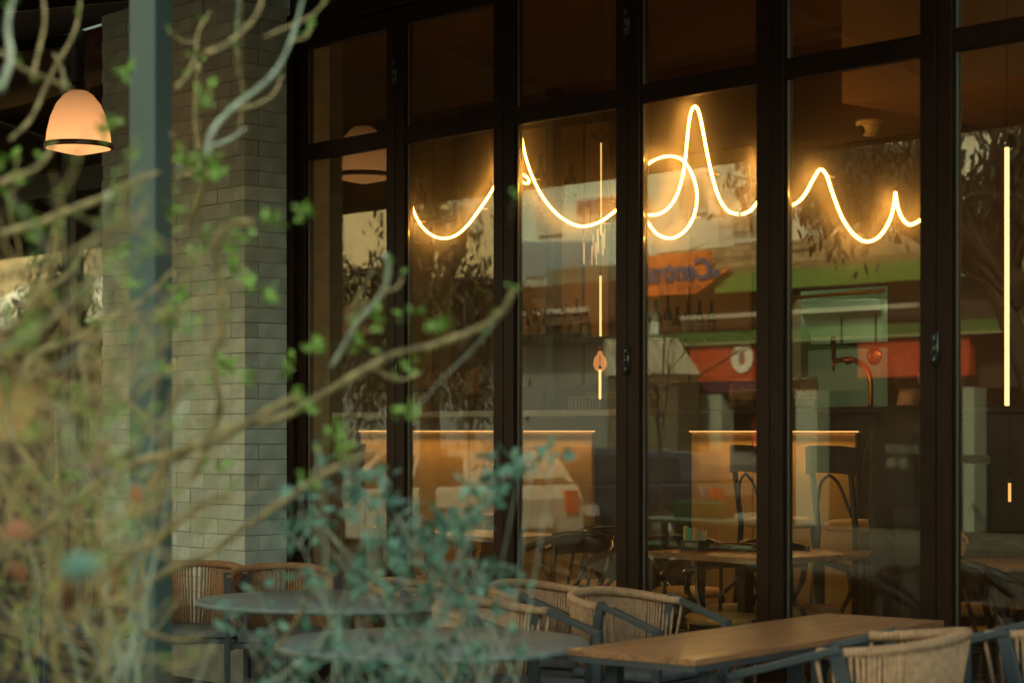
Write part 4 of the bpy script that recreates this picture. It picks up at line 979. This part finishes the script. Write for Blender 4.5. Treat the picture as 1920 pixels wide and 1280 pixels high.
# bare sapling
bt = thing('bare_sapling', 'thin leafless sapling mirrored in front of the shop signs', 'tree', W(om(1235, 800, 9)[0], -9, 0), RZ)
rr = random.Random(5); mb = MB()
def twig(mb, p, d, l, r, dep, rr, curl=.35):
    pts = [Vector(p)]; d = Vector(d).normalized()
    for k in range(5):
        d = (d+Vector((rr.gauss(0, curl), rr.gauss(0, curl), rr.gauss(0, curl*.6)))*.5).normalized(); pts.append(pts[-1]+d*l/5)
    mb.tube(pts, r, 5, r*.45)
    if dep > 0:
        for k in (2, 3, 4, 5):
            twig(mb, pts[k], (d+Vector((rr.gauss(0, .6), rr.gauss(0, .5), rr.gauss(.1, .4)))), l*rr.uniform(.5, .7), r*.5, dep-1, rr, curl)
twig(mb, (0, 0, 0), (0, 0, 1), 2.2, .03, 0, rr, .06)
for k in range(6): twig(mb, (0, 0, 1.4+.14*k), (rr.gauss(0, .8), rr.gauss(0, .4), .8), 1.1, .014, 2, rr)
mb.build('branches', M_TRUNK, bt)

# cars
def car(N, xa, label, body, hatch=True, flip=False, L=4.0, H=1.45):
    s_ = om(xa, 900, N)[0]
    t = thing('parked_car', label, 'car', W(s_, -N, -.13), RZ)
    if flip: t.location = W(s_+L, -N, -.13); t.rotation_euler = (0, 0, RZ+pi)
    Wd = .84
    low = [(0, .35), (.04, .75), (.12, .92), (L*.985, .62), (L, .45), (L*.98, .25), (.05, .25)]
    body_p = [(.05, .22), (L-.05, .22), (L, .42), (L-.06, .66), (L-.95, .88), (.10, .98), (.0, .80), (-.02, .40)]
    cabin = [(.10, .98), (L-.95, .88), (L-1.60, H-.05), (L*.42, H), (.45, H-.06), (.22, H-.22)]
    def sec(pts, wlow, whi):
        mb = MB(); n = len(pts)
        for sgn in (-1, 1):
            for x, z in pts:
                k = max(0, min(1, (z-.9)/.55)); y = (wlow+(whi-wlow)*k)*sgn; mb.v.append((x, y, z))
        mb.f += [tuple(range(n)), tuple(range(2*n-1, n-1, -1))]
        mb.f += [(k, n+k, n+(k+1) % n, (k+1) % n) for k in range(n)]
        return mb
    bevel(sec(body_p, Wd, Wd).build('body', body, t), .05, 3)
    bevel(sec(cabin, Wd-.02, .60).build('cabin', body, t), .03, 2)
    gz = mat('car glass', (.015, .018, .018), .05)
    for sgn in (-1, 1):
        for pts in (((.42, .98), (1.45, .955), (1.45, H-.12), (.62, H-.13)), ((1.53, .95), (L-1.30, .90), (L-1.72, H-.12), (1.53, H-.12))):
            mb = MB(); i = 0
            for off in (-.004, .010):
                for x, z in pts:
                    k = (z-.9)/.55; mb.v.append((x, sgn*((Wd-.02)+(.60-Wd+.02)*max(0, k)+off), z))
            mb.f += [(0, 1, 2, 3), (7, 6, 5, 4), (0, 4, 5, 1), (1, 5, 6, 2), (2, 6, 7, 3), (3, 7, 4, 0)]; mb.build('side_window', gz, t)
        for x in (.72, L-.78):
            wl = MB().lathe([(0, -.09), (.30, -.09), (.315, -.06), (.315, .06), (.30, .09), (0, .09)], 28).build('wheel', mat('tyre', (.02, .02, .02), .8), t, True, (x, sgn*(Wd-.07), .315)); wl.rotation_euler = (R(90), 0, 0)
            rm = MB().lathe([(0, .0), (.19, .0), (.20, .012), (0, .02)], 20).build('rim', M_STEEL, wl, True, (0, 0, -sgn*.085)); rm.rotation_euler = (R(180) if sgn > 0 else 0, 0, 0)
            ar = MB().lathe([(0, 0), (.36, 0), (.36, .004), (0, .004)], 26).build('wheel_arch', M_DARK, t, False, (x, sgn*(Wd+.003)+(.004 if sgn > 0 else 0), .34)); ar.rotation_euler = (R(90), 0, 0)
        MB().box((-.035, sgn*.60-.10, .62), (.03, sgn*.60+.10, .90)).build('tail_light', mat('tail light', (.55, .05, .03), .2), t)
        MB().prism([(L-.28, .56), (L+.005, .50), (L-.03, .63), (L-.26, .70)], 1, sgn*.58-.14, sgn*.58+.14).build('headlight', mat('headlight', (.85, .9, .9), .1), t)
        MB().box((L-1.45, sgn*.92-.07, .92), (L-1.33, sgn*.92+.07, 1.04)).build('mirror', body, t)
    mb = MB(); p = ((L-.98, .90), (L-1.58, H-.07)); 
    mb.v = [(p[0][0]+.02, -.72, p[0][1]), (p[0][0]+.02, .72, p[0][1]), (p[1][0]+.02, .58, p[1][1]), (p[1][0]+.02, -.58, p[1][1])]; mb.v += [(x-.03, y, z-.03) for x, y, z in mb.v]
    mb.f = [(0, 1, 2, 3), (7, 6, 5, 4), (0, 4, 5, 1), (1, 5, 6, 2), (2, 6, 7, 3), (3, 7, 4, 0)]; mb.build('windscreen', gz, t)
    mb = MB(); mb.v = [(.10, -.66, 1.0), (.10, .66, 1.0), (.25, .56, H-.22), (.25, -.56, H-.22)]; mb.v += [(x+.06, y, z) for x, y, z in mb.v]
    mb.f = [(3, 2, 1, 0), (4, 5, 6, 7), (1, 5, 4, 0), (2, 6, 5, 1), (3, 7, 6, 2), (0, 4, 7, 3)]; mb.build('rear_window', gz, t)
    MB().box((-.05, -.26, .45), (-.021, .26, .57)).build('number_plate', mat('plate', (.6, .6, .58), .5), t)
    return t
car(9.6, 640, 'white hatchback with red tail light mirrored in front of the lit bar', mat('white car paint', (.40, .43, .40), .25, coat=.5), flip=True, L=3.9)
car(12.8, 985, 'dark blue car mirrored below the kiosk roof', mat('dark blue car paint', (.025, .03, .05), .2, coat=.7), flip=True, L=4.3, H=1.42)
car(11.2, 700, 'silver grey car with bright headlight mirrored behind the white hatchback', mat('grey car paint', (.10, .11, .11), .25, coat=.6), flip=False, L=4.0)

# green chairs of the neighbouring terrace
def garden_chair(s_, v, rz, label):
    t = thing('green_chair', label, 'chair', W(s_, v, 0), rz, 'green chairs of the next terrace')
    g = mat('green plastic', (.05, .24, .11), .45)
    bevel(MB().box((-.22, -.22, .43), (.22, .22, .46)).build('seat', g, t), .01)
    bevel(MB().prism([(.20, .47), (.235, .47), (.29, .86), (.26, .88)], 0, -.21, .21).build('backrest', g, t), .01)
    for x in (-.2, .2):
        for y in (-.2, .2): MB().bar((x, y, .43), (x*1.08, y*1.1, 0), .03).build('leg', g, t)
    return t
N7 = 6.6
g0_ = garden_chair(om(1215, 900, N7)[0], -N7, RZ+R(10), 'green chair mirrored at the left of the next terrace row')
for x, a, lb in ((1278, 170, 'green chair mirrored second in the next terrace row'), (1318, -15, 'green chair mirrored third in the next terrace row'), (1385, 25, 'green chair mirrored last in the next terrace row, by the dark frame')):
    dup(g0_, W(om(x, 900, N7)[0], -N7, 0), RZ+R(a), lb)
tt = thing('low_table', 'pale green table mirrored among the green chairs', 'table', W(om(1300, 900, 6.1)[0], -6.1, 0), RZ)
MB().box((-.75, -.3, .70), (.55, .3, .73)).build('tabletop', mat('pale green top', (.20, .38, .28), .4), tt)
for x in (-.65, .45):
    for y in (-.25, .25): MB().box((x-.02, y-.02, 0), (x+.02, y+.02, .70)).build('leg', M_DARK, tt)

# ================================================================ FOREGROUND PLANTING
rr = random.Random(21)
pb = thing('planter', 'long dark planter box below the twisted shrub, just under the frame', 'planter', (-.55, 4.35, 0), R(-6))
M_PL = mat('planter grey', (.08, .09, .085), .6)
mb = MB().box((-1.2, -.30, 0), (1.2, -.26, .62)).box((-1.2, .26, 0), (1.2, .30, .62)).box((-1.2, -.26, 0), (-1.16, .26, .62)).box((1.16, -.26, 0), (1.2, .26, .62)); mb.build('wall_panels', M_PL, pb)
MB().box((-1.159, -.259, .0), (1.159, .259, .56)).build('soil', mat('soil', (.04, .028, .018), .95, 0, .3, 20), pb)
tw = thing('twisted_shrub', 'corkscrew shrub of pale curling branches with fresh green buds at the left', 'shrub', (-.55, 4.35, .56), 0)
B0 = Vector((-.55, 4.35, .56))
wood = [MB(), MB(), MB()]; buds = MB(); old = MB()
def L_(p): return Vector(p)-B0
def budcl(p, r, sc=1.0):
    n = r.randint(3, 6)
    for _ in range(n): buds.leaf(Vector(p)+Vector((r.gauss(0, .006), r.gauss(0, .006), r.gauss(0, .006)))*sc, (r.gauss(0, 1), r.gauss(0, 1), r.gauss(.6, .8)), r.uniform(.012, .024)*sc, r.uniform(.008, .014)*sc, (r.gauss(0,1), r.gauss(0,1), r.gauss(0,1)))
def trace(pts, Y, w0, w1, k=0, dy=0):
    """pts: photo pixels; Y distance; widths in px"""
    q = [L_(px(x, y, Y+dy*i/max(1, len(pts)-1))) for i, (x, y) in enumerate(pts)]
    s_ = spl(q, 7); w0 *= .74; w1 *= .62; ph = rr.uniform(0, 9)
    wood[k].tube(s_, lambda q: (w0+(w1-w0)*q)/F*Y/2*(1+.13*sin(q*31+ph)+.08*sin(q*73+ph))*(1 if q < .93 else 1-(q-.93)*9), 8); return s_
TR = [
 ([(388,298),(392,262),(408,232),(440,200),(482,168),(517,134),(541,88),(556,45),(572,-20)], 4.3, 17, 12, 1),
 ([(385,100),(410,92),(438,74),(466,48),(486,18),(496,-30)], 4.4, 15, 11, 0),
 ([(497,70),(530,55),(566,40),(598,18),(625,-20)], 4.6, 9, 7, 0), ([(552,76),(574,70),(582,52),(578,44)], 4.6, 8, 7, 0),
 ([(398,275),(430,262),(462,240)], 4.5, 11, 8, 1), ([(430,205),(470,200),(510,180),(530,140)], 4.7, 10, 7, 0),
 ([(330,165),(352,140),(366,100),(372,60),(395,20)], 4.7, 11, 8, 0), ([(318,60),(340,78),(366,80)], 4.8, 9, 7, 0),
 ([(445,95),(448,140),(455,170),(452,220),(440,290)], 4.9, 9, 7, 0), ([(450,-10),(446,40),(440,90)], 4.9, 10, 8, 1),
 ([(322,250),(334,290),(345,318),(366,318)], 4.5, 12, 9, 0), ([(336,312),(334,350),(328,378)], 4.3, 10, 8, 1),
 ([(372,120),(366,220),(374,300),(368,330)], 5.2, 14, 12, 0), ([(335,330),(350,330),(372,322)], 5.2, 16, 14, 0),
 ([(0,345),(30,330),(62,320),(88,292),(104,262)], 3.9, 18, 12, 0), ([(0,98),(40,128),(84,146),(140,170)], 4.2, 12, 9, 0),
 ([(0,170),(20,110),(14,50),(26,-10)], 3.8, 18, 14, 1), ([(60,150),(72,100),(84,40),(80,-10)], 4.5, 11, 9, 0),
 ([(20,262),(60,220),(96,140),(140,60),(152,-10)], 4.6, 12, 9, 0), ([(120,170),(116,130),(100,100)], 4.6, 9, 7, 0),
 ([(0,440),(70,420),(130,395),(190,372),(240,345),(300,322)], 4.1, 20, 17, 0), ([(205,365),(196,400),(202,432),(210,455)], 4.0, 14, 10, 1),
 ([(470,415),(440,420),(412,440),(400,480),(412,520),(418,580),(420,650)], 4.0, 24, 20, 0), ([(395,320),(380,350),(366,390),(350,430)], 4.4, 20, 22, 0),
 ([(962,545),(945,580),(915,606),(872,626),(810,648),(740,664),(672,700),(600,742),(520,786),(430,800),(330,860),(230,960)], 4.2, 15, 26, 0),
 ([(722,478),(728,500),(722,540),(702,570),(672,602),(650,640),(620,690)], 4.3, 13, 15, 1), ([(720,546),(742,540),(756,520)], 4.3, 9, 7, 0),
 ([(872,626),(870,640),(862,650)], 4.2, 12, 8, 0), ([(700,690),(745,712),(790,700)], 4.5, 12, 9, 0),
 ([(960,380),(958,420)], 4.0, 3, 3, 0),
 ([(700,850),(640,872),(580,905),(520,948),(455,990),(390,1040),(320,1068),(250,1110),(180,1140)], 4.1, 15, 24, 0),
 ([(430,925),(380,945),(330,980),(300,1010),(240,1040),(150,1120)], 3.8, 18, 26, 0),
 ([(365,828),(330,850),(300,880),(270,930),(200,1000)], 3.8, 16, 24, 0),
 ([(560,740),(470,790),(370,838),(250,870),(150,930),(60,1010)], 4.0, 22, 30, 0),
 ([(420,600),(400,680),(412,760),(390,830),(360,900)], 4.6, 18, 22, 0),
 ([(620,1180),(560,1240),(480,1300)], 4.4, 8, 9, 1), ([(590,1090),(545,1180),(480,1260)], 4.6, 9, 10, 0),
 ([(240,1170),(290,1190),(340,1200),(380,1190)], 4.2, 15, 12, 0), ([(100,800),(160,740),(150,650),(190,590)], 4.2, 15, 12, 0),
 ([(190,870),(180,800),(205,740),(240,700),(260,640)], 4.0, 16, 12, 0), ([(700,505),(650,600),(690,560)], 4.7, 8, 8, 0),
 ([(0,590),(60,560),(120,520),(160,470)], 4.4, 14, 10, 0), ([(40,700),(70,660),(130,640),(200,600),(270,560),(330,500)], 4.3, 16, 12, 0),
 ([(960,560),(900,640),(820,720),(760,790)], 4.6, 4, 4, 1),
]
for pts, Y, w0, w1, k in TR:
    s_ = trace(pts, Y, w0, w1, k, .15)
    for q in s_[::6]:
        if rr.random() < .30: budcl(q+Vector((0, 0, .008)), rr, .75)
# random curling branches growing up from the planter
def curl(p, d, l, r, dep, k, spr=1.0):
    pts = [Vector(p)]; d = Vector(d).normalized(); ax = Vector((rr.gauss(0, 1), rr.gauss(0, 1), rr.gauss(0, .6))).normalized(); n = 12; bend = rr.uniform(.10, .30)*rr.choice((-1, 1))
    for i in range(n):
        if i % 4 == 3: ax = (ax+Vector((rr.gauss(0, .8), rr.gauss(0, .8), rr.gauss(0, .8)))).normalized(); bend = -bend*rr.uniform(.7, 1.2)
        d = (Matrix.Rotation(bend, 3, ax) @ d); d = (d+Vector((.0, 0, .035))).normalized(); pts.append(pts[-1]+d*l/n)
    cut = len(pts)
    for i, q in enumerate(pts):
        g = q+B0; ux = 960+g.x/g.y*F; uy = HOR-(g.z-EYE)/g.y*F
        lim = 330 if uy < 480 else (430 if uy < 800 else 400)
        if ux > lim+rr.uniform(-60, 60) or (238 < ux < 328 and uy > 420 and rr.random() < .12): cut = i; break
    if cut < 3: return
    pts = pts[:cut]; n = len(pts)-1
    wood[k].tube(pts, lambda q: r*(1-.6*q)*(1+.12*sin(q*25+r*9e3)), 6)
    for q in pts[3::3]:
        if rr.random() < .40: budcl(q, rr, .62)
    if dep > 0:
        for i in (sorted(rr.sample(range(3, n), min(4, n-3))) if n > 4 else []):
            curl(pts[i], (d+Vector((rr.gauss(0, .9), rr.gauss(0, .6), rr.gauss(.1, .6)))), l*rr.uniform(.35, .6), r*.6, dep-1, rr.choice((0, 0, 1)))
for k in range(26):
    x = rr.uniform(-1.10, -.28)
    lean = Vector((rr.gauss(.02 if x > -.6 else .10, .28), rr.gauss(0, .18), rr.uniform(.5, 1.1)))
    y = 4.35+rr.uniform(-.25, .25)
    curl(L_((x*.95, y, .57)), lean, rr.uniform(.35, .6) if x > -.55 else rr.uniform(.6, 1.15), rr.uniform(.004, .009), 2, rr.choice((0, 0, 1)))
# extra dense twigs low left
for k in range(44):
    p = px(rr.uniform(-20, 430), rr.uniform(520, 1280), rr.uniform(2.7, 4.2))
    curl(L_(p), (rr.gauss(.5, .8), rr.gauss(0, .3), rr.gauss(.4, .6)), rr.uniform(.2, .5), rr.uniform(.0018, .006), 1, 0)
# long thin wisps sweeping up to the right
for k in range(130):
    x0 = rr.uniform(-60, 330); y0 = rr.uniform(560, 1280); Y = rr.uniform(2.9, 4.5); a = rr.uniform(.15, 1.35); ln = rr.uniform(120, 330)
    if k % 5 == 0: a = pi-rr.uniform(.4, 1.3)
    p = [(x0, y0)]; aa = a
    for q in range(5): aa += rr.gauss(0, .22); p.append((p[-1][0]+cos(aa)*ln/5, p[-1][1]-sin(aa)*ln/5))
    if max(u for u, _ in p) > 560: continue
    if any(215 < u < 345 for u, _ in p) and rr.random() < .62: continue
    s_ = spl([L_(px(u, v_, Y+.05*i_)) for i_, (u, v_) in enumerate(p)], 4); wood[2].tube(s_, rr.uniform(.0014, .0034), 5, .0008)
    for q in s_[2::4]:
        if rr.random() < .16: budcl(q, rr, .6)
# a few buds and leaves placed where the photo shows stronger spots
for x, y, sc in ((232,130,1.4),(205,240,1.6),(186,265,1.3),(20,300,1.6),(12,335,1.6),(372,180,1.3),(396,305,1.3),(350,300,1.5),(400,330,1.5),(250,300,1.3),(440,440,1.5),(392,440,1.4),(225,480,1.5),(237,540,1.3),(460,530,1.5),(420,500,1.5),(330,410,1.3),(512,412,1.2),(570,408,1.4),(430,700,1.6),(680,640,1.5),(700,590,1.5),(595,650,1.6),(640,840,1.4),(620,820,1.4),(580,905,1.3),(770,770,1.5),(765,700,1.3),(500,560,1.4),(540,690,1.5),(480,690,1.3),(825,610,1.3),(780,590,1.2),(70,440,1.4),(120,420,1.2),(65,620,1.4),(195,1060,1.6),(330,560,1.6),(350,620,1.6),(310,690,1.6),(240,860,1.6),(140,905,1.6),(400,880,1.5),(560,765,1.4),(360,480,1.5),(300,590,1.4),(220,770,1.5)):
    for _ in range(2): budcl(L_(px(x+rr.gauss(0, 7), y+rr.gauss(0, 7), rr.uniform(3.9, 4.6))), rr, sc)
wood[0].build('tan_branches', M_BARK, tw, True)['kind'] = 'stuff'; wood[1].build('grey_branches', M_BARK2, tw, True)['kind'] = 'stuff'; wood[2].build('golden_twigs', mat('golden twig', (.40, .28, .09), .8, 0, .3, 20), tw, True)['kind'] = 'stuff'; buds.build('buds', M_BUD, tw)
# orange-brown old leaves and a couple of broad green ones
for x, y, Y, l, cc in ((255, 905, 3.6, .034, (.55, .15, .02)), (55, 985, 3.6, .055, (.42, .16, .07)), (20, 1050, 3.7, .05, (.34, .12, .04)), (210, 840, 3.9, .04, (.30, .12, .04)), (150, 870, 3.8, .04, (.26, .13, .05)), (70, 1000, 3.9, .05, (.30, .13, .05)), (600, 850, 4.2, .02, (.5, .45, .15))):
    old.leaf(L_(px(x, y, Y)), (rr.gauss(0, 1), rr.gauss(0, .4), rr.gauss(0, 1)), l, l*.6, (0, -1, .3))
    old.build('old_leaf', mat('old leaf %.2f' % cc[0], cc, .6, 0, .2, 20), tw); old = MB()
for x, y, Y, l in ((105, 1070, 2.6, .06), (520, 925, 3.6, .03)):
    old.leaf(L_(px(x, y, Y)), (1, .1, .25), l, l*.62, (.2, -1, .3)); old.build('broad_leaf', M_LEAFB, tw); old = MB()

# small-leaved blue green shrub in the middle
sb2 = thing('small_leaved_shrub', 'blue green small leaved shrub spreading in front of the round tables', 'shrub', (-.15, 4.6, .56), 0)
B0 = Vector((-.15, 4.6, .56)); rr = random.Random(33); tw_ = MB(); lv = MB(); lv2 = MB()
cl = [(975,880,30,16),(930,890,34,20),(905,930,34,26),(880,960,30,22),(850,985,26,14),(820,1000,40,26),(770,1020,42,24),(700,1040,46,24),(640,1055,44,22),(600,1075,36,14),(560,1070,30,10),(740,960,40,16),(690,930,34,20),(660,910,30,16),(720,900,26,8),(760,1080,50,30),(830,1070,50,32),(900,1085,44,30),(940,1080,34,20),(880,1130,50,30),(820,1150,60,38),(760,1170,60,40),(700,1200,66,46),(640,1230,60,40),(580,1250,50,30),(820,1230,60,36),(880,1200,44,24),(930,1180,30,12),(760,1260,60,40),(900,1260,40,18),(520,1270,50,24),(600,1130,40,18),(680,1120,44,24),(740,1140,50,24),(1040,850,16,5),(1000,858,18,7),(560,960,30,10),(610,990,26,8),(560,1010,30,12),(480,1100,40,12),(430,1150,40,16),(470,1210,40,16),(700,1275,60,24),(840,1280,50,20),(960,1250,30,8),(600,880,24,8),(580,940,24,8)]
for (x, y, sp, n) in cl:
    if 1085 < y < 1215 or (y > 1030 and x < 700): n = n*.5
    if x > 650 and y < 1090: n *= 1.15
    Yc = rr.uniform(4.3, 4.8); base = Vector((-.15+rr.uniform(-.3, .3), 4.6+rr.uniform(-.15, .15), .57))
    e = px(x, y, Yc); m_ = base.lerp(e, .5)+Vector((rr.gauss(0, .06), rr.gauss(0, .05), rr.gauss(.02, .04)))
    st_ = spl([base-B0, m_-B0, e-B0], 7); tw_.tube(st_, .0028, 5, .0012)
    for k in range(int(n*.8)):
        p = e+Vector((rr.gauss(0, sp*.62/F*Yc), rr.gauss(0, .07), rr.gauss(0, sp*.62/F*Yc)))-B0
        d = Vector((rr.gauss(.2, 1), rr.gauss(0, .6), rr.gauss(.3, .8)))
        (lv if rr.random() < .75 else lv2).leaf(p, d, rr.uniform(.026, .044), rr.uniform(.014, .023))
        if rr.random() < .25: tw_.tube([p, p-d.normalized()*.03, e-B0+Vector((0, 0, -.02))], .0015, 4)
tw_.build('stems', M_BARK2, sb2, True); lv.build('leaves', M_LEAFB, sb2); lv2.build('young_leaves', mat('young leaf', (.22, .42, .27), .35, 0, .3, 20), sb2)
